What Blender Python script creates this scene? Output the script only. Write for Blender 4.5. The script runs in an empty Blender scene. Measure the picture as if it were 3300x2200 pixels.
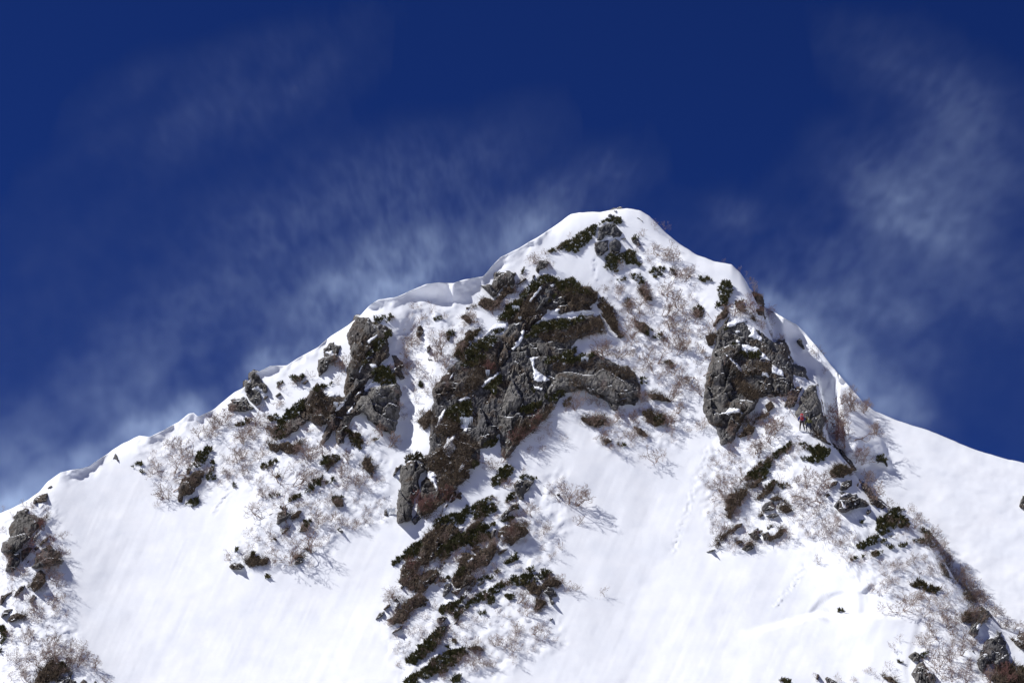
import bpy, math, random
import numpy as np
from mathutils import Vector, Matrix, Quaternion
random.seed(7); RNG = np.random.default_rng(11)
C = bpy.context.scene.collection
PI = math.pi
# ---------------------------------------------------------------- camera model (85 mm lens, looking up the face)
FPX = 3300 * 85 / 36.0
ELEV = math.radians(16)
CAM = np.array([0.0, 0.0, 1.7])
FW = np.array([0, math.cos(ELEV), math.sin(ELEV)]); UP = np.array([0, -math.sin(ELEV), math.cos(ELEV)]); RT = np.array([1.0, 0, 0])
def pt(u, v, D):
    u = np.asarray(u, float); v = np.asarray(v, float); D = np.asarray(D, float)
    x = (u - 1650) / FPX; y = (1100 - v) / FPX
    d = FW + x[..., None] * RT + y[..., None] * UP
    return CAM + d * D[..., None]
# tracing frames of reference: (x0, y0, scale)
Z = {'F': (0, 0, .71273), 'A': (0, 1200, 2.6133), 'B': (0, 1600, 2.6133), 'C': (700, 900, 2.94), 'D': (700, 1300, 2.94),
     'E': (1100, 1500, 2.24), 'G': (1400, 650, 2.94), 'H': (1400, 1000, 2.94), 'I': (2150, 800, 2.94), 'J': (2150, 1250, 2.94),
     'K': (2500, 1600, 2.6138), 'S': (1700, 650, 4.704)}
def tr(tag, pts):
    x0, y0, s = Z[tag]
    return np.array([(x0 + x / s, y0 + y / s) for x, y in pts])
# ---------------------------------------------------------------- noise
def _hash(ix, iy, seed):
    h = (ix * 374761393 + iy * 668265263 + seed * 974711) & 0xffffffff
    h = ((h ^ (h >> 13)) * 1274126177) & 0xffffffff
    h = h ^ (h >> 16)
    return (h & 0xffff) / 65535.0
def vnoise(x, y, seed=0):
    xi = np.floor(x).astype(np.int64); yi = np.floor(y).astype(np.int64)
    fx = x - xi; fy = y - yi
    sx = fx * fx * fx * (fx * (fx * 6 - 15) + 10); sy = fy * fy * fy * (fy * (fy * 6 - 15) + 10)
    a = _hash(xi, yi, seed); b = _hash(xi + 1, yi, seed); c = _hash(xi, yi + 1, seed); d = _hash(xi + 1, yi + 1, seed)
    return (a + (b - a) * sx + (c - a) * sy + (a - b - c + d) * sx * sy) * 2 - 1
def fbm(x, y, o=4, seed=0, gain=.5):
    s = 0; a = 1.0; f = 1.0; n = 0
    for i in range(o):
        s = s + a * vnoise(x * f + 17.3 * i, y * f - 9.1 * i, seed + i); n += a; a *= gain; f *= 2.03
    return s / n
def sstep(a, b, x):
    t = np.clip((x - a) / (b - a), 0, 1); return t * t * (3 - 2 * t)
def seg_dist(U, V, pts):
    best = np.full(U.shape, 1e9); along = np.zeros(U.shape)
    n = len(pts) - 1
    for i in range(n):
        (ax, ay), (bx, by) = pts[i], pts[i + 1]
        dx, dy = bx - ax, by - ay; L = dx * dx + dy * dy + 1e-9
        t = np.clip(((U - ax) * dx + (V - ay) * dy) / L, 0, 1)
        d = np.hypot(U - ax - t * dx, V - ay - t * dy)
        m = d < best; best = np.where(m, d, best); along = np.where(m, (i + t) / n, along)
    return best, along
def sdf(U, V, poly):                                   # signed distance in px, positive inside
    best = np.full(U.shape, 1e9); ins = np.zeros(U.shape, bool)
    n = len(poly)
    for i in range(n):
        (ax, ay), (bx, by) = poly[i], poly[(i + 1) % n]
        dx, dy = bx - ax, by - ay; L = dx * dx + dy * dy + 1e-9
        t = np.clip(((U - ax) * dx + (V - ay) * dy) / L, 0, 1)
        best = np.minimum(best, np.hypot(U - ax - t * dx, V - ay - t * dy))
        c = ((ay > V) != (by > V)) & (U < (bx - ax) * (V - ay) / (by - ay + 1e-12) + ax)
        ins ^= c
    return np.where(ins, best, -best)
# ---------------------------------------------------------------- relief of the mountain
GR = 1.4 / 31.0                                        # metres of depth per traced pixel of height on the face
SKY_F = [(-900,1560),(-400,1370),(-120,1240),(0,1178),(30,1165),(60,1150),(90,1130),(110,1105),(140,1083),(175,1078),(205,1070),(255,1035),(275,1022),(320,1000),(345,1002),(375,988),(410,968),(432,950),(445,948),(455,957),(490,940),(540,900),(562,888),(585,857),(620,840),(660,838),(680,824),(730,797),(760,772),(800,747),(825,727),(850,700),(870,687),(905,684),(940,668),(980,652),(1010,648),(1040,651),(1060,643),(1110,634),(1130,610),(1150,590),(1200,565),(1240,541),(1280,515),(1310,493),(1330,488),(1380,487),(1400,483),(1440,478),(1470,483),(1490,495),(1510,515),(1530,535),(1560,560),(1600,585),(1640,600),(1680,607),(1700,625),(1715,648)]
NEAR_F = SKY_F + [(1735,690),(1752,720),(1760,748),(1777,786),(1806,803),(1821,837),(1855,873),(1879,884),(1891,941),(1897,975),(1905,1010),(1925,1036),(1957,1075),(1976,1109),(2005,1138),(2041,1165),(2073,1172),(2134,1222),(2169,1288),(2191,1326),(2229,1375),(2245,1391),(2275,1418),(2300,1443),(2352,1462),(2500,1540),(2900,1700),(3300,1800)]
FAR_F = [(1560,600),(1640,625),(1690,640),(1715,655),(1730,670),(1750,700),(1775,715),(1800,730),(1830,746),(1850,766),(1880,801),(1910,840),(1950,886),(1985,927),(2010,945),(2060,966),(2110,980),(2170,1004),(2250,1036),(2352,1063),(2600,1140),(3300,1330)]
def curve(pts):
    a = np.array(pts) / .71273
    return lambda u: np.interp(u, a[:, 0], a[:, 1])
_n, _f = curve(NEAR_F), curve(FAR_F)
def nearSky(u): return _n(u) + 2.2 * fbm(u / 34, u * 0 + 1.7, 3, 8)
def farSky(u): return _f(u) + 3.0 * fbm(u / 60, u * 0 + 4.1, 4, 9)
RIBS = [([(1970,700),(1720,1000),(1560,1300),(1450,1700),(1340,2200),(1300,2500)], 1.3, 380),
        ([(2330,860),(2480,1150),(2580,1380),(2700,1650),(2900,1950),(3250,2350)], 2.4, 170),
        ([(1260,1000),(1060,1400),(850,1750)], 1.2, 190),
        ([(60,1620),(110,1850),(200,2250)], 2.0, 190),
        ([(1330,1080),(1300,1400)], -1.6, 55),
        ([(2100,1100),(2150,1500),(2120,2200)], -.6, 260)]
ROUGH = [tr('F', p) for p in (
    [(300,1060),(440,960),(560,955),(640,960),(800,930),(900,1060),(900,1200),(800,1220),(720,1310),(560,1310),(520,1280),(600,1180),(560,1100),(440,1150),(380,1110)],
    [(1440,560),(1560,570),(1610,640),(1640,760),(1600,900),(1560,1030),(1400,1040),(1330,960),(1480,930),(1490,880),(1300,780),(1330,760),(1420,770),(1400,650)],
    [(1640,1000),(1800,930),(1860,1000),(1840,1080),(1990,1180),(2090,1180),(2300,1440),(2340,1568),(2130,1568),(2120,1400),(2000,1380),(1900,1260),(1640,1270),(1600,1100)],
    [(930,1300),(1180,1120),(1300,1080),(1320,1200),(1250,1330),(1300,1480),(1100,1568),(920,1568),(870,1420)],
    [(0,1170),(120,1130),(150,1240),(140,1380),(240,1560),(0,1568)],
    [(880,740),(960,700),(1100,730),(1080,850),(960,980),(900,960)])]
CRACK = tr('K', [(290,978),(320,930),(345,900),(400,845),(480,812),(570,795),(660,800),(735,795),(785,748),(850,715),(950,800),(1000,980),(620,1002)])
FOLD = tr('K', [(-600,1180),(-100,1090),(290,985),(620,1004),(900,995),(1230,985),(1300,1010)])
FOLDP = tr('K', [(-900,1230),(-600,1180),(-100,1090),(290,985),(620,1004),(900,995),(1225,985),(1215,1080),(1165,1250),(1120,1345),(1120,1900),(-900,1900)])
SPUR = tr('J', [(1470,40),(1560,-60),(1700,-20),(1800,100),(1900,230),(2000,380),(2070,560),(2130,745),(2090,770),(2030,730),(1950,700),(1850,760),(1650,760),(1500,500)])
TRACKS = [tr('J', [(1190,430),(1180,560),(1160,700),(1120,860),(1200,1000),(1280,1130)]), tr('J', [(380,560),(350,700),(270,900),(220,1080),(130,1300),(60,1560)]),
          tr('K', [(240,570),(180,700),(90,800),(0,920)]), tr('D', [(-20,1020),(60,900),(100,830)]), tr('S', [(1010,880),(1010,1000),(1050,1200)])]
def base(U, V):
    D = 251 - GR * (V - 1370)
    for pts, a, w in RIBS:
        d, _ = seg_dist(U, V, pts)
        D = D - a * np.exp(-(d / w) ** 2)
    D = D - .4 * fbm(U / 330, V / 330, 3, 3)
    return D
def cornice(U):                                        # height in px of the overhanging lip under the crest
    h = np.interp(U, [-900, 140, 200, 300, 380, 470, 540, 560, 640, 700, 850, 900, 1040, 1060, 1160, 1200, 1300, 1400, 1500, 1570, 1600, 1680, 1760, 1800, 2000, 4000],
                     [0, 0, 30, 30, 6, 50, 44, 20, 46, 8, 40, 40, 30, 6, 6, 34, 40, 100, 100, 74, 50, 50, 30, 4, 0, 0])
    return .78 * h * (1 + .5 * fbm(U / 60, U * 0 + 3.3, 3, 5))
def nearD(U, V, smooth=False):
    D = base(U, V)
    vs = nearSky(U); t = V - vs
    h = np.maximum(cornice(U), .5)
    k = np.clip(1 - t / h, 0, 1.6)
    D = D - GR * h * (.3 + .2 * sstep(1230, 1300, U) * (1 - sstep(1560, 1640, U))) * k * k * (h > 3)
    D = D + (h > 8) * np.exp(-(np.clip(t, 0, None) / (h * 1.3)) ** 2) * (.95 * fbm(U / 62, V / 46, 4, 13) + .6 * np.abs(vnoise(U / 95, V / 140, 14)))
    D = D + 1.5 * np.exp(-np.clip(t, -40, None) / 22) * (1 - sstep(5, 25, h))      # rounded crest
    # lower right: the fold in the snow and the slab fracture
    yf = np.interp(U, FOLD[:, 0], FOLD[:, 1])
    wf = sstep(2350, 2600, U)
    D = D - 1.1 * wf * (1 - .82 * sstep(2800, 2960, U)) * sstep(-8, 16, sdf(U, V, FOLDP) + 9 * fbm(U / 40, V / 40, 3, 18)) * np.exp(-np.clip(V - yf, 0, None) / 260)
    sc = sdf(U, V, CRACK)
    D = D + .34 * sstep(-7, 13, sc) * (1 - sstep(2640, 2830, U)) + .3 * sstep(-2, 9, sc) * sstep(2760, 2790, U) * (1 - sstep(2800, 2900, U))
    if smooth: return D
    D = D - .085 * fbm(U / 75, V / 60, 2, 21) - .010 * fbm(U / 14, V / 14, 2, 22)
    # runnels straight down the open faces
    D = D - .010 * vnoise((U + V * .45) / 9, (V - U * .4) / 160, 31) - .02 * vnoise((U + V * .5) / 30, (V - U * .4) / 300, 32)
    r = np.zeros(U.shape)
    for p in ROUGH: r = np.maximum(r, sstep(-30, 25, sdf(U, V, p)))
    D = D - r * (.26 * fbm(U / 26, V / 22, 3, 41) + .13 * np.abs(fbm(U / 9, V / 9, 2, 43)))
    for p in TRACKS:
        d, al = seg_dist(U, V, p)
        D = D + np.exp(-(d / 9) ** 2) * .17 * vnoise(U / 5, V / 5, 51)
    return D
def farD(U, V, smooth=False):
    D = base(np.minimum(U, 2500), V) * .35 + .65 * (251 - GR * (V - 1370)) + 2.2 - .001 * np.clip(U - 2400, 0, None) +   .0022 * np.clip(V - 900, 0, None)
    D = np.maximum(D, nearD(U, V, True) + .9) * (U < 2700) + D * (U >= 2700)
    vs = farSky(U); t = V - vs
    D = D + 1.2 * np.exp(-np.clip(t, -40, None) / 25)
    h = np.interp(U, [2350, 2480, 2520, 2700, 2800, 2850], [0, 10, 70, 60, 20, 0]) * (1 + .3 * vnoise(U / 60, U * 0, 6)) + .1
    k = np.clip(1 - t / h, 0, 1.6)
    D = D - GR * h * .9 * k * k * (h > 3)
    s = sdf(U, V, SPUR)
    D = D - 2.2 * sstep(-4, 80, s) - .45 * sstep(-4, 8, s)
    if smooth: return D
    D = D - .16 * fbm(U / 90, V / 60, 3, 71) - .02 * fbm(U / 14, V / 14, 2, 72) - .06 * vnoise((U + V * .1) / 120, (V - U * .35) / 16, 73)
    w = (1 - sstep(2780, 2900, U)) * sstep(1000, 1120, V)
    D = D - w * .3 * fbm(U / 24, V / 20, 3, 75) - sstep(-20, 20, s) * .2 * fbm(U / 20, V / 20, 3, 76)
    return D
# ---------------------------------------------------------------- depth lattice of what has been built so far (for standing things on it)
LS = 2.5; LU0, LV0 = -150.0, 500.0; LN, LM = 1441, 741
LU = LU0 + LS * np.arange(LN); LV = LV0 + LS * np.arange(LM)
GU, GV = np.meshgrid(LU, LV)
NEAR0 = nearD(GU, GV); FAR0 = farD(GU, GV)
isnear = GV >= nearSky(GU)
ZB = np.where(isnear, NEAR0, FAR0)
def lat(u, v):
    i = int(round((u - LU0) / LS)); j = int(round((v - LV0) / LS))
    return min(max(i, 0), LN - 1), min(max(j, 0), LM - 1)
def depth_at(u, v):
    i, j = lat(u, v); return float(ZB[j, i])
def depths(u, v):
    i = np.clip(np.round((u - LU0) / LS).astype(int), 0, LN - 1); j = np.clip(np.round((v - LV0) / LS).astype(int), 0, LM - 1)
    return ZB[j, i]
# ---------------------------------------------------------------- materials
def new_mat(name):
    m = bpy.data.materials.new(name); m.use_nodes = True
    nt = m.node_tree; b = nt.nodes['Principled BSDF']
    return m, nt, b
def N(nt, typ, **kw):
    n = nt.nodes.new(typ)
    for k, v in kw.items():
        if k in n.inputs.keys(): n.inputs[k].default_value = v
        else: setattr(n, k, v)
    return n
def ramp(nt, fac, stops):
    r = nt.nodes.new('ShaderNodeValToRGB'); cr = r.color_ramp
    while len(cr.elements) < len(stops): cr.elements.new(.5)
    for e, (p, c) in zip(cr.elements, stops):
        e.position = p; e.color = (*c, 1) if len(c) == 3 else c
    nt.links.new(fac, r.inputs[0]); return r.outputs[0]
def mixc(nt, fac, a, b):
    m = nt.nodes.new('ShaderNodeMix'); m.data_type = 'RGBA'
    for s, x in ((0, fac), (6, a), (7, b)):
        if hasattr(x, 'is_linked'): nt.links.new(x, m.inputs[s])
        else: m.inputs[s].default_value = x if s == 0 else (*x, 1)
    return m.outputs[2]
def math_n(nt, op, a, b=None):
    m = nt.nodes.new('ShaderNodeMath'); m.operation = op
    for s, x in ((0, a), (1, b)):
        if x is None: continue
        if hasattr(x, 'is_linked'): nt.links.new(x, m.inputs[s])
        else: m.inputs[s].default_value = x
    return m.outputs[0]
def noise(nt, vec, scale, detail=4, rough=.55):
    n = N(nt, 'ShaderNodeTexNoise'); n.inputs['Scale'].default_value = scale; n.inputs['Detail'].default_value = detail; n.inputs['Roughness'].default_value = rough
    nt.links.new(vec, n.inputs['Vector']); return n.outputs['Fac']
def pos(nt): return N(nt, 'ShaderNodeNewGeometry').outputs['Position']
SNOW = (.83, .86, .91)
def snow_mat(name='snow'):
    m, nt, b = new_mat(name); p = pos(nt)
    n = noise(nt, p, .35, 5); 
    nt.links.new(ramp(nt, n, [(.3, (.79, .82, .88)), (.7, (.87, .89, .93))]), b.inputs['Base Color'])
    b.inputs['Roughness'].default_value = .75; b.inputs['Specular IOR Level'].default_value = .2
    mp = N(nt, 'ShaderNodeMapping'); nt.links.new(p, mp.inputs[0]); mp.inputs['Scale'].default_value = (1.2, 1.0, 1.6)
    n2 = noise(nt, mp.outputs[0], 2.2, 6, .6)
    bu = N(nt, 'ShaderNodeBump'); bu.inputs['Strength'].default_value = .14; bu.inputs['Distance'].default_value = .06
    nt.links.new(n2, bu.inputs['Height']); nt.links.new(bu.outputs[0], b.inputs['Normal'])
    return m
def rock_mat(name, dark, light, brown_amt, snow_t=.97, green=0.0):
    m, nt, b = new_mat(name); p = pos(nt)
    big = noise(nt, p, .55, 5, .6); fine = noise(nt, p, 6.5, 4, .7); mid = noise(nt, p, 1.9, 5, .65)
    base = ramp(nt, mid, [(.3, dark), (.55, tuple((a + c) / 2 for a, c in zip(dark, light))), (.75, light)])
    sp = ramp(nt, fine, [(.40, (.0, .0, .0)), (.62, (1, 1, 1))])
    base = mixc(nt, math_n(nt, 'MULTIPLY', sp, .55), base, tuple(min(1, x * 1.35) for x in light))
    # black lichen and water streaks
    mp = N(nt, 'ShaderNodeMapping'); nt.links.new(p, mp.inputs[0]); mp.inputs['Scale'].default_value = (1.6, 1.6, .35)
    st = noise(nt, mp.outputs[0], 1.5, 4, .6)
    base = mixc(nt, ramp(nt, st, [(.52, (0, 0, 0)), (.66, (.8, .8, .8))]), base, tuple(x * .4 for x in dark))
    # joints and fissures in the stone
    mv = N(nt, 'ShaderNodeMapping'); nt.links.new(p, mv.inputs[0]); mv.inputs['Scale'].default_value = (1.0, .8, .5); mv.inputs['Rotation'].default_value = (.3, .35, .2)
    vo = N(nt, 'ShaderNodeTexVoronoi'); vo.feature = 'DISTANCE_TO_EDGE'; vo.inputs['Scale'].default_value = .75
    wp = N(nt, 'ShaderNodeVectorMath'); wp.operation = 'ADD'
    ns = N(nt, 'ShaderNodeTexNoise'); ns.inputs['Scale'].default_value = .8; nt.links.new(p, ns.inputs['Vector'])
    nt.links.new(mv.outputs[0], wp.inputs[0]); nt.links.new(ns.outputs['Color'], wp.inputs[1]); nt.links.new(wp.outputs[0], vo.inputs['Vector'])
    fis = ramp(nt, vo.outputs['Distance'], [(.0, (1, 1, 1)), (.07, (0, 0, 0))])
    base = mixc(nt, math_n(nt, 'MULTIPLY', fis, .7), base, tuple(x * .35 for x in dark))
    # dry grass and moss growing in patches
    if brown_amt > 0:
        bm_ = ramp(nt, big, [(.62 - .35 * brown_amt, (0, 0, 0)), (.72 - .3 * brown_amt, (1, 1, 1))])
        bc = ramp(nt, fine, [(.38, (.016, .013, .012)), (.5, (.052, .039, .032)), (.64, (.14, .105, .072))])
        base = mixc(nt, bm_, base, bc)
    # settled snow on the ledges that look up
    g = N(nt, 'ShaderNodeNewGeometry'); sx = N(nt, 'ShaderNodeSeparateXYZ'); nt.links.new(g.outputs['Normal'], sx.inputs[0])
    up = math_n(nt, 'ADD', sx.outputs[2], math_n(nt, 'MULTIPLY', math_n(nt, 'SUBTRACT', mid, .5), .6))
    up = math_n(nt, 'ADD', up, math_n(nt, 'MULTIPLY', math_n(nt, 'SUBTRACT', noise(nt, p, 1.1, 3), .5), 1.1))
    sm = ramp(nt, up, [(snow_t, (0, 0, 0)), (snow_t + .06, (1, 1, 1))])
    base = mixc(nt, sm, base, SNOW)
    nt.links.new(base, b.inputs['Base Color'])
    b.inputs['Roughness'].default_value = .9; b.inputs['Specular IOR Level'].default_value = .25
    bu = N(nt, 'ShaderNodeBump'); bu.inputs['Strength'].default_value = .55; bu.inputs['Distance'].default_value = .14
    hh = math_n(nt, 'SUBTRACT', math_n(nt, 'ADD', mid, math_n(nt, 'MULTIPLY', fine, .4)), math_n(nt, 'MULTIPLY', fis, .55))
    nt.links.new(hh, bu.inputs['Height']); nt.links.new(bu.outputs[0], b.inputs['Normal'])
    return m
def leaf_mat(name, stops, scale=1.3, frost=0):
    m, nt, b = new_mat(name); p = pos(nt)
    n = noise(nt, p, scale, 4, .7)
    c = ramp(nt, n, stops)
    if frost:                                            # clots of snow caught in the branches
        c = mixc(nt, ramp(nt, noise(nt, p, 2.3, 3, .6), [(frost, (0, 0, 0)), (frost + .02, (1, 1, 1))]), c, SNOW)
    nt.links.new(c, b.inputs['Base Color'])
    b.inputs['Roughness'].default_value = .8; b.inputs['Specular IOR Level'].default_value = .2
    return m
def plain(name, col, rough=.7):
    m, nt, b = new_mat(name); p = pos(nt)
    n = noise(nt, p, 9, 3)
    nt.links.new(ramp(nt, n, [(.3, tuple(x * .8 for x in col)), (.7, tuple(min(1, x * 1.15) for x in col))]), b.inputs['Base Color'])
    b.inputs['Roughness'].default_value = rough
    return m
M = {'snow': snow_mat(),
     'grey': rock_mat('grey_rock', (.05, .046, .044), (.14, .134, .128), .25),
     'light': rock_mat('pale_rock', (.065, .061, .057), (.185, .177, .168), .12),
     'dark': rock_mat('dark_rock', (.04, .039, .041), (.125, .122, .124), .3),
     'boulder': rock_mat('speckled_boulder', (.04, .041, .045), (.13, .13, .138), .02, 1.1),
     'brown': rock_mat('brown_rock', (.04, .036, .036), (.12, .108, .103), .55),
     'soil': rock_mat('brown_soil', (.035, .027, .024), (.1, .075, .062), 1.3, 1.0),
     'pine': leaf_mat('pine_needles', [(.3, (.03, .033, .012)), (.52, (.062, .062, .023)), (.72, (.13, .098, .045))], 1.3, .64),
     'pinebrown': leaf_mat('dry_pine', [(.3, (.04, .03, .015)), (.52, (.07, .06, .026)), (.75, (.14, .09, .05))], 1.3, .66),
     'brush': leaf_mat('dead_stalks', [(.36, (.032, .024, .018)), (.46, (.085, .063, .046)), (.55, (.15, .112, .078)), (.68, (.30, .215, .13))], 5.0, .68),
     'twig': leaf_mat('birch_twig', [(.3, (.14, .095, .08)), (.5, (.25, .175, .145)), (.7, (.43, .34, .29))], .6),
     'redtwig': leaf_mat('red_twig', [(.3, (.12, .055, .05)), (.6, (.21, .105, .09)), (.8, (.30, .18, .15))], .6)}
# ---------------------------------------------------------------- object helpers
THINGS = []
def mesh_obj(name, verts, faces, mat, parent=None, origin=None, smooth=False):
    verts = np.asarray(verts, float)
    if origin is None: origin = np.zeros(3)
    me = bpy.data.meshes.new(name)
    lv = verts - np.asarray(origin)
    faces = np.asarray(faces)
    if faces.ndim == 2 and len(faces):
        k = faces.shape[1]
        me.vertices.add(len(lv)); me.vertices.foreach_set('co', lv.astype(np.float32).ravel())
        me.loops.add(faces.size); me.loops.foreach_set('vertex_index', faces.astype(np.int32).ravel())
        me.polygons.add(len(faces)); me.polygons.foreach_set('loop_start', np.arange(0, faces.size, k, dtype=np.int32))
        me.polygons.foreach_set('use_smooth', np.full(len(faces), smooth))
        me.update(calc_edges=True); me.validate()
    else:
        me.from_pydata([tuple(x) for x in lv], [], [tuple(f) for f in faces])
    if mat is not None: me.materials.append(mat)
    o = bpy.data.objects.new(name, me); C.objects.link(o)
    if parent is None: o.location = tuple(origin)
    else: o.parent = parent; o.location = tuple(np.asarray(origin) - np.asarray(parent.location)) if np.any(origin) else (0, 0, 0)
    return o
def tag(o, label=None, cat=None, group=None, kind=None):
    if label: o['label'] = label
    if cat: o['category'] = cat
    if group: o['group'] = group
    if kind: o['kind'] = kind
    return o
def reg(o, kind, u, v, look, cat, group, label=None, size=1.0):
    o['category'] = cat
    if group: o['group'] = group
    if label: o['label'] = label
    THINGS.append(dict(o=o, kind=kind, u=u, v=v, look=look, label=label, size=size))
    return o
# ---------------------------------------------------------------- the two snow sheets
def sheet(name, sky, Dfun, u0, u1, du, rows, vbot):
    us = np.arange(u0, u1 + du, du); n = len(us)
    vs = sky(us)
    t = np.linspace(0, 1, rows) ** 1.0
    V = vbot + (vs[None, :] - vbot) * t[:, None]; U = np.repeat(us[None, :], rows, 0)
    P = pt(U, V, Dfun(U, V))
    top = P[-1]; bot = P[0]
    back = []
    for dy, dz in ((1.2, -.25), (3, -1.2), (7, -4.5), (15, -12), (32, -32), (70, -75)):
        q = top.copy(); q[:, 1] += dy; q[:, 2] += dz; q[:, 2] = np.maximum(q[:, 2], -3); back.append(q)
    front = []
    for f in (1.0, .66, .33):
        q = bot.copy(); q[:, 1] -= (bot[:, 2] + 3) * 1.5 * f; q[:, 2] = bot[:, 2] * (1 - f) - 3 * f; front.append(q)
    A = np.concatenate([np.array(front), P, np.array(back)], 0)
    R = A.shape[0]
    idx = np.arange(R * n).reshape(R, n)
    f = np.stack([idx[:-1, :-1], idx[:-1, 1:], idx[1:, 1:], idx[1:, :-1]], -1).reshape(-1, 4)
    o = mesh_obj(name, A.reshape(-1, 3), f, M['snow'], smooth=True)
    tag(o, kind='structure'); return o
sheet('snow_slope', nearSky, nearD, -800, 3900, 5.5, 330, 2450)
sheet('far_snow_slope', farSky, farD, 2190, 4300, 6.5, 220, 2500)
# valley floor that carries camera and mountain out to the horizon
def valley():
    r = np.concatenate([[0], np.geomspace(4, 9000, 60)]); a = np.linspace(0, 2 * PI, 97)[:-1]
    X = r[:, None] * np.cos(a)[None]; Y = r[:, None] * np.sin(a)[None]
    Zv = .25 * fbm(X / 12, Y / 12, 4, 91) - .6 * (r[:, None] > 100) + np.clip(r[:, None] - 900, 0, None) * .0
    Zv = Zv - Zv[0, 0]
    V = np.stack([X, Y, Zv], -1); R, n = X.shape
    idx = np.arange(R * n).reshape(R, n); nx = np.roll(idx, -1, 1)
    f = np.stack([idx[:-1], nx[:-1], nx[1:], idx[1:]], -1).reshape(-1, 4)
    tag(mesh_obj('snow_field', V.reshape(-1, 3), f, M['snow'], smooth=True), kind='structure')
valley()
# ---------------------------------------------------------------- rock outcrops
def rock(tagz, poly, mat='grey', cell=(44, 66), lean=.75, fwd=.55, label=None, name='rock_outcrop', look=None, far=False, cover=0, jit=1.0, flat=1.0):
    global ZB
    pl = tr(tagz, poly)
    lo = pl.min(0) - 22; hi = pl.max(0) + 22
    i0, j0 = lat(*lo); i1, j1 = lat(*hi)
    if i1 - i0 < 4 or j1 - j0 < 4: return None
    U, V = np.meshgrid(LU[i0:i1 + 1], LV[j0:j1 + 1])
    seed = int(RNG.integers(1, 9999))
    sz = math.sqrt(abs(np.prod(pl.max(0) - pl.min(0))))
    jj = jit * min(1, sz / 90)
    sd0 = sdf(U, V, pl)
    sd = sd0 + jj * (9 * fbm(U / 34, V / 34, 3, seed) + 3.0 * fbm(U / 9, V / 9, 2, seed + 5))
    ref = ZB[j0:j1 + 1, i0:i1 + 1].copy() if cover else (FAR0 if far else NEAR0)[j0:j1 + 1, i0:i1 + 1]
    k = min(1.0, sz / 110)
    def blocks(cw, ch, s):
        r = np.random.default_rng(s)
        th = r.uniform(-.35, .15)
        c, sn = math.cos(th), math.sin(th)
        X = (U - pl[:, 0].mean()) * c - (V - pl[:, 1].mean()) * sn; Y = (U - pl[:, 0].mean()) * sn + (V - pl[:, 1].mean()) * c
        X = X + .25 * cw * fbm(U / cw, V / ch, 2, s); Y = Y + .25 * ch * fbm(U / cw, V / ch, 2, s + 9)
        xi = np.floor(X / cw).astype(int); yi = np.floor(Y / ch).astype(int)
        f1 = np.full(U.shape, 1e9); f2 = f1.copy()
        bx = f1.copy(); by = f1.copy(); bi = np.zeros(U.shape, int); bj = bi.copy()
        for dx in (-1, 0, 1):
            for dy in (-1, 0, 1):
                a, b = xi + dx, yi + dy
                px = (a + .1 + .8 * _hash(a, b, s)) * cw; py = (b + .1 + .8 * _hash(a, b, s + 1)) * ch
                d = np.hypot((X - px) / cw, (Y - py) / ch)
                m = d < f1
                f2 = np.where(m, f1, np.minimum(f2, d)); f1 = np.where(m, d, f1)
                bx = np.where(m, px, bx); by = np.where(m, py, by); bi = np.where(m, a, bi); bj = np.where(m, b, bj)
        h1 = _hash(bi, bj, s + 2) - .5; h2 = _hash(bi, bj, s + 3) - .5; h3 = _hash(bi, bj, s + 4)
        rel = GR * (lean + .5 * h2) * (Y - by) + .060 * h1 * (X - bx) - (h3 - .5) * .018 * min(cw, ch)
        return rel, (f2 - f1) * min(cw, ch)
    cw, ch = cell[0] * max(.35, k), cell[1] * max(.35, k)
    r1, e1 = blocks(cw * 1.7, ch * 1.7, seed + 11); r2, e2 = blocks(cw * .62, ch * .62, seed + 33); r3, e3 = blocks(max(8, cw * .22), max(19, ch * .42), seed + 55)
    rel = r1 * .75 + r2 * .85 + r3 * .7 + .09 * k * np.exp(-e3 / 1.8) + .48 * k * np.exp(-e1 / 3.4) + .26 * k * np.exp(-e2 / 2.6)
    rel = rel * flat - .5 * k * flat - GR * .05 * (pl[:, 1].max() - V) * k
    rel = -np.log1p(np.exp(np.clip(-(rel + .1) * 3.0, -30, 30))) / 3.0
    rel = -1.5 * np.tanh(-rel / 1.5)
    rel = rel - .07 * fbm(U / 11, V / 15, 3, seed + 50) * k - .05 * vnoise(U / 4.3, V / 4.3, seed + 60)
    s = sstep(-7 * max(.5, k), 9 * max(.5, k), sd)
    dome = .6 * fwd * max(.35, k) * np.clip(1 - np.exp(-np.maximum(sd, 0) / (10 + 16 * k)), 0, 1)
    D = ref + (1 - s) * .9 + s * (rel * 1.0 - .25 - dome)
    if cover: D = ref - cover - .0 * D + (1 - s) * (cover + .6) + s * rel * .25
    out = sd < -4.5
    D = np.where(out, D + 2.2, D)
    keep = sd > -9
    q = keep[:-1, :-1] & keep[1:, :-1] & keep[:-1, 1:] & keep[1:, 1:]
    if q.sum() < 3: return None
    idx = np.arange(U.size).reshape(U.shape)
    f = np.stack([idx[1:, :-1], idx[1:, 1:], idx[:-1, 1:], idx[:-1, :-1]], -1)[q].reshape(-1, 4)
    P = pt(U, V, D).reshape(-1, 3)
    used = np.unique(f); remap = np.full(U.size, -1); remap[used] = np.arange(len(used))
    c = pl.mean(0); ins = sd > 2
    zb = ZB[j0:j1 + 1, i0:i1 + 1]
    vis = ins & (D < zb)
    ZB[j0:j1 + 1, i0:i1 + 1] = np.where(vis, D, zb)
    vb = pl[:, 1].max()
    org = pt(c[0], vb, float(np.median(D[s > .5])) if (s > .5).any() else float(D.mean()))
    o = mesh_obj(name, P[used], remap[f], M[mat], origin=org)
    area = float((sd > 0).sum()) * LS * LS
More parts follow.
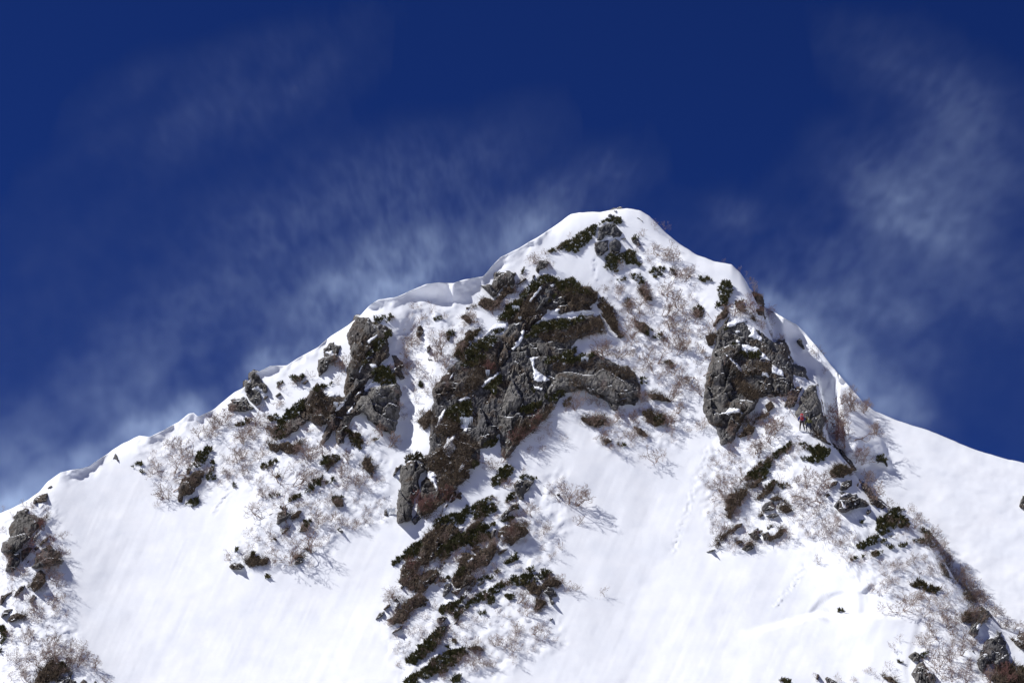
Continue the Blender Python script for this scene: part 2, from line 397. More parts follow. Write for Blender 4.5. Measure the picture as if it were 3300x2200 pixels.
    ext = pl.max(0) - pl.min(0)
    tone = {'grey': 'grey', 'light': 'pale grey', 'dark': 'dark grey', 'boulder': 'speckled', 'brown': 'brown-stained', 'soil': 'brown grassy'}[mat]
    shape = 'upright' if ext[1] > 1.35 * ext[0] else 'long' if ext[0] > 1.5 * ext[1] else 'blocky'
    size = 'big' if area > 9000 else 'mid-sized' if area > 2500 else 'small' if area > 700 else 'tiny'
    cat = 'boulder' if name == 'boulder' else 'rock'
    reg(o, 'rock', c[0], c[1], look or f'{size} {tone} {shape} {"boulder" if name == "boulder" else "rock"}', cat, None, label, area)
    return o
# ---- the bedrock of the big cliffs, on which the separate crags sit
rock('H', [(600,100),(720,-60),(840,-170),(960,-275),(1080,-325),(1180,-295),(1400,-240),(1545,-180),(1530,-80),(1440,-40),(1480,5),(1300,20),(1170,30),(1080,0),(1030,80),(960,140),(860,200),(860,90),(750,130)], 'brown', (40, 60), fwd=.0, flat=.3, name='rock_cliff', label='dark brown upper cliff between the summit snowfield and the thick pine belt')
rock('H', [(-60,1480),(-20,760),(140,535),(240,455),(420,255),(640,235),(700,130),(860,80),(860,230),(940,160),(1050,110),(1200,95),(1400,50),(1545,55),(1605,190),(1480,225),(1370,270),(1280,350),(1340,430),(1540,395),(1720,520),(1840,520),(1950,720),(1940,840),(1890,890),(1750,890),(1740,955),(1690,950),(1620,840),(1520,800),(1360,730),(1240,770),(1130,900),(1060,1020),(940,1130),(820,1230),(700,1395),(650,1400),(630,1330),(610,1180),(500,1300),(420,1300),(440,1460),(330,1500),(200,1565),(20,1600)], 'dark', (46, 80), fwd=.0, flat=.3, name='rock_cliff', label='largest dark cliff of the face, holding the tallest buttress and the overhanging nose')
rock('D', [(1900,520),(2000,480),(2060,400),(2200,360),(2352,330),(2390,700),(2240,800),(2130,860),(2050,940),(1950,1040),(1880,1120),(1860,1050),(1925,840),(1985,640)], 'brown', (40, 60), fwd=.0, flat=.3, name='rock_cliff', label='brown lower cliff beside the upright mossy rock tower')
rock('I', [(335,1540),(345,1380),(390,1180),(410,1020),(470,920),(480,780),(560,700),(700,690),(860,760),(1000,880),(1100,890),(1190,1100),(1300,1150),(1330,1250),(1200,1200),(1190,1330),(1130,1400),(1000,1400),(880,1430),(830,1520),(760,1560),(700,1700),(650,1800),(600,1890),(585,1850),(500,1868),(470,1680),(400,1660)], 'dark', (46, 80), fwd=.0, flat=.3, name='rock_cliff', label='dark core of the right rock tower, showing between its pale blocks')
rock('C', [(1310,372),(1435,360),(1480,400),(1590,440),(1655,485),(1620,560),(1640,712),(1560,800),(1500,900),(1400,1000),(1380,1250),(1290,1310),(1190,1540),(1130,1560),(1130,1400),(1000,1567),(990,1480),(1060,1350),(960,1392),(870,1352),(640,1500),(600,1450),(640,1340),(805,1170),(870,1062),(950,1002),(1010,1100),(1210,1110),(1208,1000),(1268,740),(1228,520)], 'brown', (46, 70), fwd=.0, flat=.3, name='rock_cliff', label='brown bedrock linking the tall crag and the dark crag on the left ridge')
# ---- far slope and skyline
rock('I', [(1222,880),(1256,843),(1285,868),(1290,910),(1310,960),(1285,958),(1255,925)], 'grey', far=True, label='lone grey rock poking out of the steep snow near the right skyline')
rock('K', [(2045,75),(2062,30),(2085,-10),(2130,-30),(2150,110),(2100,130),(2070,105)], 'grey', far=True, label='grey rock cut off by the right edge of the photo on open snow')
rock('J', [(1968,685),(2000,652),(2050,645),(2088,690),(2095,745),(2075,752),(2050,715),(2000,702)], 'dark', far=True, fwd=.9, label='dark rock at the foot of the snowy spur, its shadow on the far snow')
# ---- summit
rock('S', [(1070,385),(1130,372),(1195,325),(1300,330),(1380,390),(1445,470),(1390,545),(1300,560),(1250,512),(1190,522),(1130,585),(1045,597),(1060,490)], 'boulder', (40, 60), fwd=.8, label='stack of dark rounded blocks wrapped by pine directly under the summit snow')
rock('S', [(1000,610),(1110,592),(1240,575),(1228,640),(1232,740),(1110,826),(1045,818),(1015,740)], 'boulder', (70, 80), fwd=1.3, name='boulder', label='dark speckled boulder under the summit, the squarer one of the touching pair', jit=.3)
rock('S', [(1255,600),(1330,560),(1400,592),(1436,660),(1405,765),(1310,812),(1240,802),(1240,720),(1226,655)], 'boulder', (70, 80), fwd=1.6, name='boulder', label='dark speckled egg-shaped boulder under the summit, the rounder one of the touching pair', jit=.3)
rock('S', [(1210,240),(1215,200),(1250,178),(1280,185),(1290,215),(1245,242)], 'boulder', name='boulder', label='small dark boulder alone in the snow between the summit crest and the pine')
rock('S', [(1240,170),(1270,150),(1310,128),(1355,125),(1400,108),(1408,124),(1350,148),(1280,165)], 'grey', label='thin row of flat stones showing through the snow at the very top')
rock('S', [(1560,540),(1640,515),(1690,560),(1692,600),(1745,672),(1690,682),(1600,632),(1575,590)], 'grey', look='small grey mossy rock pile')
rock('S', [(1395,562),(1440,545),(1492,547),(1495,572),(1420,578)], 'grey')
rock('S', [(1640,232),(1680,230),(1750,295),(1740,310),(1690,270),(1645,255)], 'grey')
rock('S', [(180,890),(300,888),(332,920),(270,1000),(195,1030),(160,1092),(133,1050),(138,970),(178,960)], 'grey', label='crooked grey rock with a dry mossy top beneath the upper left cornice')
rock('S', [(68,1150),(75,1112),(120,1098),(112,1150),(78,1185)], 'dark')
# ---- ridge rocks under the cornice
rock('G', [(440,790),(540,780),(535,690),(545,655),(650,645),(700,650),(780,645),(800,690),(730,790),(690,800),(640,830),(600,880),(560,900),(510,885)], 'grey', (46, 60), fwd=.8, label='grey rock band sticking out beneath the white cornice left of the summit')
rock('C', [(1310,372),(1435,360),(1480,400),(1590,440),(1655,485),(1620,560),(1560,592),(1500,622),(1420,705),(1370,850),(1300,960),(1250,1060),(1208,1000),(1220,870),(1268,740),(1248,660),(1285,590),(1228,520),(1240,450),(1320,430)], 'grey', (60, 80), fwd=.9, label='tall grey crag on the left skyline ridge with a green pine stripe down one side')
rock('C', [(958,765),(1000,722),(985,660),(1030,612),(1110,580),(1132,570),(1115,615),(1190,618),(1150,700),(1132,760),(1080,800),(1010,880),(960,935),(948,850)], 'grey', (44, 56), fwd=.7, label='grey broken rocks on the left ridge crest between two cornices')
rock('C', [(90,1258),(100,1190),(160,1170),(130,1140),(250,1108),(290,1110),(300,1160),(360,1215),(330,1240),(200,1262)], 'grey', (36, 44), fwd=.6, label='layered grey rock at the foot of the crest boulders on the left ridge')
rock('C', [(255,1070),(262,980),(310,968),(320,895),(345,882),(400,902),(440,968),(472,1010),(465,1075),(430,1060),(330,1040),(285,1080)], 'grey', (40, 60), fwd=.6, label='pointed grey rock standing highest of the crest boulders on the left ridge')
rock('C', [(268,1090),(330,1040),(400,1060),(442,1125),(410,1192),(360,1202),(300,1155)], 'light', (70, 80), fwd=1.2, name='boulder', label='round grey boulder with a snow hat among the left ridge crest boulders')
rock('C', [(435,1120),(450,1100),(492,1098),(480,1125),(440,1150)], 'brown')
rock('C', [(533,1108),(590,1065),(612,1090),(572,1127)], 'grey')
rock('C', [(688,935),(760,918),(806,925),(810,950),(760,978),(720,960)], 'grey')
rock('C', [(790,985),(850,945),(880,950),(830,1005)], 'brown')
rock('C', [(1360,850),(1470,765),(1530,722),(1620,690),(1640,712),(1560,800),(1490,850),(1470,912),(1400,972),(1340,1042),(1250,1132),(1180,1200),(1125,1252),(1200,1130),(1275,1010)], 'dark', (46, 70), label='dark slanting rock rib running down from the tall grey crag on the left ridge')
rock('C', [(1640,712),(1700,718),(1770,780),(1765,842),(1735,822),(1768,930),(1735,942),(1688,890),(1670,800)], 'brown', (36, 60), fwd=.9, label='brown hooked rock fang at the edge of the snow gully')
rock('C', [(1388,1055),(1500,1012),(1620,1002),(1700,972),(1730,1012),(1750,1212),(1727,1232),(1722,1340),(1692,1380),(1692,1440),(1640,1462),(1560,1382),(1460,1340),(1380,1262),(1308,1242),(1300,1165)], 'light', (95, 120), fwd=1.1, label='large smooth grey rock face with pine on top beside the snow gully')
rock('C', [(1300,1165),(1390,1050),(1400,1120),(1380,1250),(1310,1300),(1240,1280),(1270,1220)], 'brown', (36, 50), label=None)
rock('C', [(805,1170),(870,1062),(950,1002),(1010,1100),(1190,1122),(1230,1135),(1160,1200),(1120,1252),(1050,1292),(1060,1350),(960,1392),(870,1352),(825,1250)], 'brown', (46, 60), fwd=.8, label='dark brown grassy crag with pine along its top on the left face')
rock('C', [(630,1470),(640,1340),(700,1330),(760,1370),(790,1400),(760,1440),(700,1450),(650,1500)], 'brown', (36, 50))
rock('C', [(1040,1318),(1110,1240),(1142,1280),(1132,1360),(1092,1402),(1050,1370)], 'grey')
rock('D', [(1130,400),(1128,160),(1190,95),(1250,110),(1290,140),(1262,200),(1202,262),(1202,370),(1150,385)], 'grey', (40, 80), label='narrow grey pillar with a pointed foot in the left-hand shrubs')
rock('D', [(985,395),(1005,320),(1035,240),(1082,200),(1092,270),(1060,332),(1010,375)], 'dark')
rock('D', [(1440,165),(1470,175),(1560,215),(1630,275),(1580,270),(1500,215)], 'grey')
rock('C', [(1880,545),(1890,440),(1930,420),(1965,470),(1960,520),(1915,560)], 'brown', look='small brown rock spike with twigs')
rock('C', [(1985,720),(2030,745),(2085,770),(2060,778),(1995,770)], 'dark')
rock('C', [(1980,640),(2010,618),(2035,650),(2010,690),(1985,700)], 'dark')
rock('A', [(1480,1052),(1500,930),(1570,882),(1640,820),(1700,812),(1740,842),(1700,920),(1640,1000),(1552,1042),(1540,1100),(1498,1090)], 'brown', (40, 55), label='brown grassy rock below a small pine on the lower left ridge')
rock('A', [(933,755),(945,720),(970,668),(1000,700),(1010,742),(985,752),(965,730)], 'dark', label='small dark rock wedge in the clean snow near the lower left skyline')
# ---- central massif
rock('G', [(700,1140),(790,1040),(830,940),(900,870),(1000,770),(1080,760),(1000,860),(940,960),(960,1060),(870,1080),(860,1110),(780,1160),(730,1180)], 'soil', (40, 50), fwd=.4, look='brown grassy bank')
rock('G', [(930,965),(975,835),(1040,770),(1110,800),(1152,862),(1090,932),(1020,1022),(955,1062)], 'boulder', (70, 80), fwd=1.0, label='dark smooth block at the top of the central cliffs under the pine')
rock('G', [(1080,970),(1165,890),(1240,878),(1255,950),(1180,1012),(1105,1022)], 'dark', (60, 60), fwd=.8)
rock('G', [(1168,1060),(1222,1000),(1290,1010),(1282,1052),(1205,1072)], 'grey')
rock('G', [(1190,850),(1300,800),(1480,815),(1550,880),(1532,950),(1430,980),(1480,1022),(1300,1032),(1250,940)], 'soil', (40, 50), fwd=.4)
rock('G', [(850,1120),(880,1080),(960,1075),(985,1090),(940,1170),(880,1290),(840,1330),(800,1360),(730,1420),(740,1300),(800,1220)], 'brown', (36, 70), label='slanting brownish slab in the middle of the central cliffs')
rock('H', [(570,600),(590,440),(640,330),(690,250),(740,200),(800,110),(850,90),(850,200),(800,290),(745,370),(730,450),(680,480),(620,600)], 'brown', (36, 80), label=None)
rock('H', [(60,650),(140,540),(240,470),(340,380),(430,270),(560,235),(640,262),(580,470),(570,600),(480,642),(430,742),(330,822),(240,852),(100,872),(0,935),(-20,760)], 'brown', (56, 70), fwd=.8, label='broad dark brown cliff on the left flank of the central rocks')
rock('H', [(410,780),(520,722),(620,642),(642,900),(602,1000),(602,1180),(500,1242),(440,1272),(400,1130),(410,930)], 'dark', (50, 100), fwd=.7, label='dark recessed cliff wall beside the tall central buttress')
rock('H', [(0,1080),(150,1000),(240,1000),(320,1150),(400,1140),(400,1262),(350,1362),(420,1450),(330,1502),(200,1562),(20,1562),(-60,1400)], 'brown', (46, 60), fwd=.6)
rock('H', [(258,1250),(330,1150),(400,1130),(402,1262),(330,1342),(262,1342)], 'grey', (60, 80))
rock('H', [(1040,290),(1280,270),(1262,380),(1180,432),(1100,522),(1112,622),(1000,602),(950,480),(900,480),(880,300)], 'grey', (60, 70), fwd=.5, label='grey lichen-spotted wall at the head of the central cliffs below the pine belt')
rock('H', [(780,345),(860,310),(905,300),(895,450),(905,480),(935,560),(950,640),(930,740),(945,850),(832,960),(872,1040),(802,1180),(702,1392),(652,1402),(640,1200),(620,1080),(602,1000),(642,900),(650,722),(702,600),(762,500)], 'light', (52, 120), fwd=1.3, label='tallest grey buttress of columns in the middle of the face')
rock('H', [(935,680),(1000,665),(1090,670),(1110,690),(1060,735),(985,735)], 'grey')
rock('H', [(1150,600),(1262,520),(1420,502),(1560,490),(1720,540),(1830,520),(1900,600),(1955,720),(1945,840),(1892,892),(1752,892),(1742,962),(1690,952),(1622,842),(1522,802),(1400,742),(1282,762),(1122,792),(1062,802),(1102,680)], 'light', (85, 85), fwd=1.4, label='great overhanging grey rock nose with dry grass along its brow, right of centre')
rock('D', [(1715,622),(1750,572),(1860,542),(1960,562),(1992,622),(1932,702),(1922,832),(1872,902),(1832,1002),(1822,1102),(1712,1132),(1700,990),(1708,800)], 'grey', (80, 150), fwd=1.5, label='upright grey rock tower with mossy top at the foot of the central cliffs')
rock('D', [(1930,742),(1990,690),(2032,742),(2042,822),(1992,902),(1932,832)], 'grey', (60, 80), fwd=.8)
rock('D', [(2000,700),(2100,560),(2200,500),(2352,520),(2400,640),(2352,740),(2250,802),(2130,852),(2085,840)], 'brown', (44, 60), fwd=.5)
rock('D', [(1650,702),(1690,602),(1750,572),(1720,642),(1662,705)], 'brown')
rock('D', [(1575,1062),(1580,1000),(1610,988),(1632,1072)], 'dark', look='small dark rock behind icicles')
rock('D', [(1840,1100),(1900,1010),(1960,1000),(1950,1080),(1870,1150)], 'dark')
rock('D', [(560,1140),(570,1030),(650,1000),(702,1042),(650,1102),(582,1142)], 'dark')
rock('D', [(1115,1180),(1160,1160),(1202,1210),(1192,1242),(1140,1212)], 'grey')
rock('D', [(720,1522),(740,1470),(800,1460),(825,1495),(762,1535)], 'grey')
rock('D', [(1420,640),(1480,640),(1485,735),(1450,700)], 'dark')
rock('D', [(1020,665),(1040,600),(1085,590),(1060,640)], 'dark')
rock('D', [(105,1545),(150,1502),(230,1505),(270,1540),(230,1565),(150,1575)], 'brown', name='boulder')
# ---- lower central spur
rock('E', [(1240,135),(1272,100),(1340,90),(1402,110),(1372,150),(1325,200),(1312,245),(1282,250),(1262,200)], 'grey', (60, 60), fwd=1.2, name='boulder', label='mushroom-shaped grey boulder with pine on its cap above the lower spur', jit=.5)
rock('E', [(675,620),(670,540),(702,480),(750,462),(752,530),(705,605)], 'brown', (50, 70))
rock('E', [(542,622),(600,560),(640,522),(632,602),(612,682),(582,712),(545,690)], 'grey', (44, 60))
rock('E', [(625,690),(640,600),(675,570),(680,620),(660,680)], 'brown')
rock('E', [(418,835),(420,770),(442,702),(480,680),(560,680),(552,760),(482,812)], 'brown', (44, 60))
rock('E', [(535,910),(545,850),(600,762),(690,742),(702,780),(632,832),(582,892)], 'grey', (50, 60))
rock('E', [(1045,612),(1090,462),(1122,452),(1112,562),(1072,602)], 'light', (40, 80), label='thin pale upright slab in the middle of the lower spur')
rock('E', [(1030,672),(1062,612),(1122,572),(1122,622),(1072,692),(1035,692)], 'light')
rock('E', [(895,692),(920,642),(990,622),(982,672),(922,702)], 'brown'); rock('E', [(900,752),(950,702),(962,742),(912,777)], 'grey')
rock('E', [(1110,520),(1130,450),(1182,420),(1262,400),(1332,410),(1342,482),(1262,562),(1222,592),(1170,540)], 'brown', (40, 50), fwd=.8, label='rust-brown knob of rock and heath at the upper edge of the lower spur')
rock('E', [(722,950),(740,850),(800,832),(792,902),(752,952)], 'dark', (36, 60))
rock('E', [(240,1112),(270,1062),(312,1045),(302,1082),(252,1117)], 'grey', look='small slanting pale-footed rock')
rock('E', [(370,1062),(400,992),(440,970),(422,1012),(392,1052)], 'grey')
rock('E', [(358,1212),(400,1172),(460,1130),(442,1172),(380,1207)], 'brown')
rock('E', [(685,1142),(690,1092),(740,1075),(772,1092),(732,1132)], 'grey', name='boulder')
rock('E', [(1450,900),(1490,870),(1560,900),(1567,945),(1525,952),(1542,1000),(1512,1007),(1490,942)], 'grey', (40, 50), look='small cracked grey rock under rusty twigs')
rock('E', [(1498,1112),(1510,1090),(1530,1092),(1530,1112),(1508,1126)], 'dark', name='boulder', look='tiny lone dark boulder on open snow')
rock('E', [(1150,372),(1170,332),(1262,260),(1282,280),(1222,332),(1190,372)], 'grey')
rock('E', [(800,902),(870,862),(902,792),(960,770),(982,822),(902,872),(832,932)], 'brown')
rock('E', [(970,860),(1040,815),(1032,850),(985,872)], 'grey')
rock('E', [(480,1042),(510,1002),(532,1030),(500,1052)], 'brown')
rock('E', [(580,1020),(600,985),(625,980),(612,1015)], 'brown')
rock('E', [(640,1312),(670,1242),(722,1230),(692,1292)], 'grey')
rock('E', [(750,560),(770,480),(830,440),(850,470),(800,530)], 'grey')
rock('E', [(1545,202),(1575,190),(1587,215),(1555,222)], 'brown', name='boulder')
rock('E', [(300,1035),(330,1000),(365,985),(350,1020),(310,1050)], 'soil')
rock('E', [(430,870),(450,830),(510,812),(480,850),(432,890)], 'brown')
rock('E', [(880,955),(900,910),(915,925),(895,960)], 'dark')
# ---- right tower
rock('I', [(1010,890),(1100,890),(1140,960),(1190,1100),(1290,1150),(1332,1252),(1252,1202),(1190,1182),(1130,1092),(1062,972)], 'brown', (40, 60), label='brown rock edge facing the right skyline snow beside the rock tower')
rock('I', [(890,790),(940,862),(1010,890),(1082,1040),(1142,1140),(1202,1232),(1192,1322),(1122,1202),(1002,1052),(930,962)], 'dark', (44, 60), fwd=.7)
rock('I', [(470,930),(475,790),(560,760),(680,700),(740,700),(762,780),(742,880),(862,870),(902,920),(942,992),(862,962),(722,905),(560,905)], 'light', (50, 60), fwd=1.0, label='pale snow-dusted blocks forming the top of the right rock tower')
rock('I', [(530,730),(560,660),(600,640),(570,700),(640,740),(760,680),(770,700),(700,735),(560,770)], 'grey')
rock('I', [(410,1022),(470,930),(560,900),(640,890),(702,902),(692,992),(642,1042),(682,1152),(642,1202),(642,1302),(632,1402),(852,1452),(832,1523),(762,1563),(722,1640),(702,1700),(652,1803),(602,1893),(587,1850),(502,1868),(472,1680),(402,1663),(333,1543),(345,1380),(385,1190)], 'grey', (95, 150), fwd=1.6, label='huge grey wall of the right rock tower above the clean snow gully')
rock('I', [(682,1062),(782,1042),(902,1062),(982,1062),(987,1202),(962,1242),(852,1222),(762,1182),(682,1142)], 'brown', (46, 60), fwd=1.0, label='brown blocky middle of the right rock tower between snow patches')
rock('I', [(812,1222),(902,1202),(1002,1202),(1102,1212),(1162,1312),(1132,1402),(1072,1412),(982,1372),(902,1402),(852,1302)], 'grey', (30, 60), fwd=.9, label='splintered grey rock low on the right rock tower above the climbers')
rock('I', [(622,1222),(782,1282),(872,1372),(862,1442),(702,1402),(622,1322)], 'soil', (40, 40))
rock('I', [(1110,1500),(1150,1372),(1232,1302),(1282,1312),(1242,1402),(1202,1502)], 'brown', (40, 60), label='brown rock leaning against the pale crag where the climbers stand')
rock('I', [(1212,1567),(1242,1432),(1282,1332),(1352,1280),(1422,1290),(1442,1402),(1482,1532),(1502,1622),(1462,1702),(1462,1762),(1432,1765),(1375,1740),(1362,1660),(1262,1640),(1230,1612)], 'light', (60, 120), fwd=.5, flat=.55, label='pale grey crag that the two climbers stand against')
rock('J', [(1312,440),(1340,420),(1420,425),(1470,460),(1510,490),(1580,530),(1602,575),(1560,562),(1450,492)], 'brown', (34, 40))
rock('J', [(1610,560),(1690,575),(1735,590),(1742,642),(1802,772),(1772,772),(1682,672)], 'brown', (34, 44), label='brown rock edge hanging over the far snow below the climbers')
rock('J', [(1832,900),(1902,940),(1982,1032),(2092,1132),(2042,1152),(1952,1102),(1892,1032)], 'brown', (34, 44))
rock('J', [(1510,942),(1570,882),(1632,870),(1602,922),(1532,947)], 'brown')
rock('J', [(1630,972),(1652,882),(1752,862),(1752,922),(1702,972)], 'dark', (34, 44))
rock('J', [(1790,940),(1800,900),(1825,880),(1815,930)], 'brown')
rock('J', [(1484,1005),(1525,990),(1555,1010),(1512,1036)], 'brown')
rock('J', [(1550,1112),(1640,1052),(1640,982),(1742,990),(1802,980),(1842,1042),(1882,1062),(1920,1112),(1802,1130),(1692,1182),(1602,1162)], 'dark', (38, 50), fwd=1.0, label='heap of dark angular rocks above a scooped snow edge on the right ridge')
rock('J', [(1880,1172),(1895,1140),(1930,1142),(1937,1172),(1892,1212)], 'dark', name='boulder', label='small dark square boulder on the lip of the snow right of the dark rock heap')
rock('J', [(890,1132),(930,1082),(1002,1060),(1032,1130),(1002,1162),(902,1172)], 'dark', (36, 44), fwd=.8, label='dark twin-topped rock in the middle of the shrubby ridge below the climbers')
rock('J', [(930,1202),(1022,1172),(1082,1202),(1002,1242),(940,1222)], 'dark')
rock('J', [(755,1372),(862,1322),(852,1372),(882,1422),(862,1442),(790,1432)], 'grey', (44, 50))
rock('J', [(890,1382),(962,1350),(975,1400),(960,1440),(912,1440)], 'grey')
rock('J', [(695,1532),(740,1470),(770,1442),(832,1482),(822,1522),(752,1542)], 'grey', name='boulder')
rock('J', [(340,1562),(400,1525),(460,1510),(470,1540),(400,1560)], 'grey')
rock('J', [(580,1390),(640,1340),(650,1370),(600,1400)], 'dark')
rock('J', [(2180,1285),(2240,1250),(2260,1290),(2200,1315)], 'grey')
# ---- right lower ridge
rock('K', [(1240,290),(1270,275),(1300,320),(1332,412),(1302,392),(1265,340)], 'dark')
rock('K', [(1362,532),(1422,562),(1472,662),(1502,692),(1442,690),(1402,602)], 'grey')
rock('K', [(1570,810),(1610,780),(1640,830),(1660,890),(1620,880)], 'brown')
rock('K', [(1557,1065),(1590,952),(1690,962),(1672,1002),(1582,1062)], 'brown', (36, 44))
rock('K', [(1682,1070),(1692,962),(1725,928),(1792,970),(1812,1022),(1742,1062),(1702,1152),(1672,1187),(1620,1152),(1652,1082)], 'grey', (44, 60), fwd=1.2, label='bent grey rock peak on the ridge near the lower right corner')
rock('K', [(1690,1372),(1742,1232),(1792,1182),(1842,1172),(1862,1120),(1912,1130),(1952,1252),(1972,1342),(1942,1402),(1872,1432),(1832,1402),(1792,1402),(1752,1492),(1712,1452)], 'dark', (50, 80), fwd=1.4, label='big dark crag with two faces in the lower right corner')
rock('K', [(1962,1185),(2100,1160),(2200,1200),(2200,1320),(2032,1262)], 'brown', (40, 50))
rock('K', [(1110,1345),(1130,1330),(1172,1300),(1222,1332),(1212,1382),(1150,1385)], 'light', name='boulder', label='pale rounded boulder at the corner of the snow fold, lower right')
rock('K', [(1145,1480),(1202,1372),(1242,1382),(1292,1432),(1342,1512),(1335,1600),(1180,1600)], 'light', (50, 70), fwd=1.1, label='pale split rock at the bottom edge under the rounded boulder')
rock('K', [(1860,1400),(1960,1380),(2091,1420),(2160,1500),(2160,1620),(1850,1600),(1800,1540)], 'soil', (40, 50))
rock('K', [(335,1535),(345,1485),(368,1492),(360,1545)], 'brown'); rock('K', [(410,1530),(430,1512),(520,1552),(510,1575),(430,1572)], 'dark')
rock('K', [(1650,1300),(1665,1278),(1675,1300),(1660,1312)], 'dark', name='boulder')
# ---- lower left rib
rock('A', [(388,977),(430,943),(452,960),(405,980)], 'grey'); rock('A', [(278,1100),(290,1060),(330,1030),(402,1005),(412,1050),(390,1082),(290,1104)], 'grey', (50, 60), label='grey rock flush with the left skyline between two snow patches')
rock('B', [(12,465),(22,380),(60,352),(80,220),(110,160),(150,110),(250,85),(262,120),(240,140),(282,150),(360,170),(382,180),(350,252),(262,362),(202,392),(190,422),(150,452),(60,492)], 'grey', (62, 90), fwd=1.3, label='largest grey rock of the rib at the left edge, standing against the sky')
rock('B', [(42,625),(70,532),(100,462),(172,462),(172,502),(152,582),(108,637)], 'dark', (44, 60), fwd=.9)
rock('B', [(172,572),(172,452),(242,422),(272,432),(212,532)], 'brown')
rock('B', [(268,592),(302,482),(372,412),(442,422),(502,452),(532,542),(462,582),(382,582),(292,602)], 'dark', (46, 60), fwd=1.2, label='dark rounded rock with a dead tree before it on the left rib')
rock('B', [(238,762),(272,682),(332,622),(392,642),(392,712),(342,782),(282,802)], 'brown', (44, 60), fwd=1.0, label='brown egg-shaped rock among twisted branches on the left rib')
rock('B', [(248,882),(272,812),(312,832),(302,862),(265,897)], 'dark')
rock('B', [(100,842),(180,752),(242,700),(182,792),(118,852)], 'brown')
rock('B', [(0,912),(8,832),(80,800),(142,770),(82,832),(18,885)], 'brown'); rock('B', [(3,1022),(30,952),(62,942),(130,935),(60,992)], 'dark')
rock('B', [(60,1042),(92,992),(152,962),(222,992),(192,1032),(108,1055)], 'brown', (44, 44), fwd=.9)
rock('B', [(455,1532),(500,1492),(570,1502),(610,1470),(602,1512),(580,1590),(467,1590)], 'dark', (50, 50), fwd=.8, label='dark rock with mossy top at the bottom edge below leaning bare bushes')
rock('B', [(562,1590),(590,1522),(642,1542),(645,1590)], 'grey'); rock('B', [(660,1575),(702,1525),(742,1552),(720,1585)], 'brown'); rock('B', [(780,1580),(802,1540),(832,1580)], 'dark')
rock('B', [(252,1590),(322,1482),(422,1372),(460,1360),(450,1430),(560,1430),(612,1480),(502,1502),(442,1532),(382,1590)], 'soil', (40, 44), fwd=.5)
rock('B', [(210,580),(290,430),(430,310),(440,330),(330,440),(240,560)], 'brown')
# ---------------------------------------------------------------- snow lying on the ledges of the rocks (part of the snow cover, one sheet)
LEDGE_V, LEDGE_F, LEDGE_N = [], [], [0]
def ledge(tagz, *polys):
    for poly in polys:
        pl = tr(tagz, poly); lo = pl.min(0) - 16; hi = pl.max(0) + 16
        i0, j0 = lat(*lo); i1, j1 = lat(*hi)
        U, V = np.meshgrid(LU[i0:i1 + 1], LV[j0:j1 + 1]); zb = ZB[j0:j1 + 1, i0:i1 + 1]
        z = zb.copy()
        for _ in range(3):
            p = np.pad(z, 1, mode='edge'); z = np.minimum(z, (p[:-2, 1:-1] + p[2:, 1:-1] + p[1:-1, :-2] + p[1:-1, 2:] + 4 * z) / 8)
        sd = sdf(U, V, pl) + 4.5 * fbm(U / 14, V / 14, 3, 61) + 2.0 * vnoise(U / 5, V / 5, 62)
        s = sstep(-5, 5, sd)
        D = z + (1 - s) * .6 - s * (.16 + .3 * (1 - np.exp(-np.maximum(sd, 0) / 12))) - .05 * s * fbm(U / 12, V / 12, 2, 63)
        keep = sd > -6
        q = keep[:-1, :-1] & keep[1:, :-1] & keep[:-1, 1:] & keep[1:, 1:]
        idx = np.arange(U.size).reshape(U.shape)
        f = np.stack([idx[1:, :-1], idx[1:, 1:], idx[:-1, 1:], idx[:-1, :-1]], -1)[q].reshape(-1, 4)
        if not len(f): continue
        P = pt(U, V, D).reshape(-1, 3); used = np.unique(f); rm = np.full(U.size, -1); rm[used] = np.arange(len(used))
        LEDGE_V.append(P[used]); LEDGE_F.append(rm[f] + LEDGE_N[0]); LEDGE_N[0] += len(used)
        ZB[j0:j1 + 1, i0:i1 + 1] = np.where((sd > 0) & (D < zb), D, zb)
ledge('I', [(560,740),(580,690),(680,640),(765,670),(690,708),(600,745)], [(740,725),(830,750),(850,790),(890,830),(910,905),(860,862),(755,845),(790,800)], [(700,902),(760,910),(860,940),(930,1000),(975,1060),(880,1048),(890,1000),(790,992),(740,975),(698,988)],
      [(538,988),(590,1020),(640,1070),(690,1120),(722,1160),(768,1215),(700,1178),(648,1112),(580,1042)], [(985,1072),(1040,1120),(1112,1180),(1110,1222),(990,1182)], [(898,1168),(968,1190),(960,1222),(900,1202)], [(1190,1185),(1300,1250),(1342,1285),(1290,1302),(1200,1262)], [(525,1562),(600,1508),(680,1518),(715,1562),(620,1568)], [(910,1308),(995,1330),(930,1342)], [(640,780),(700,775),(690,800),(640,805)], [(640,875),(695,872),(690,892),(640,892)])
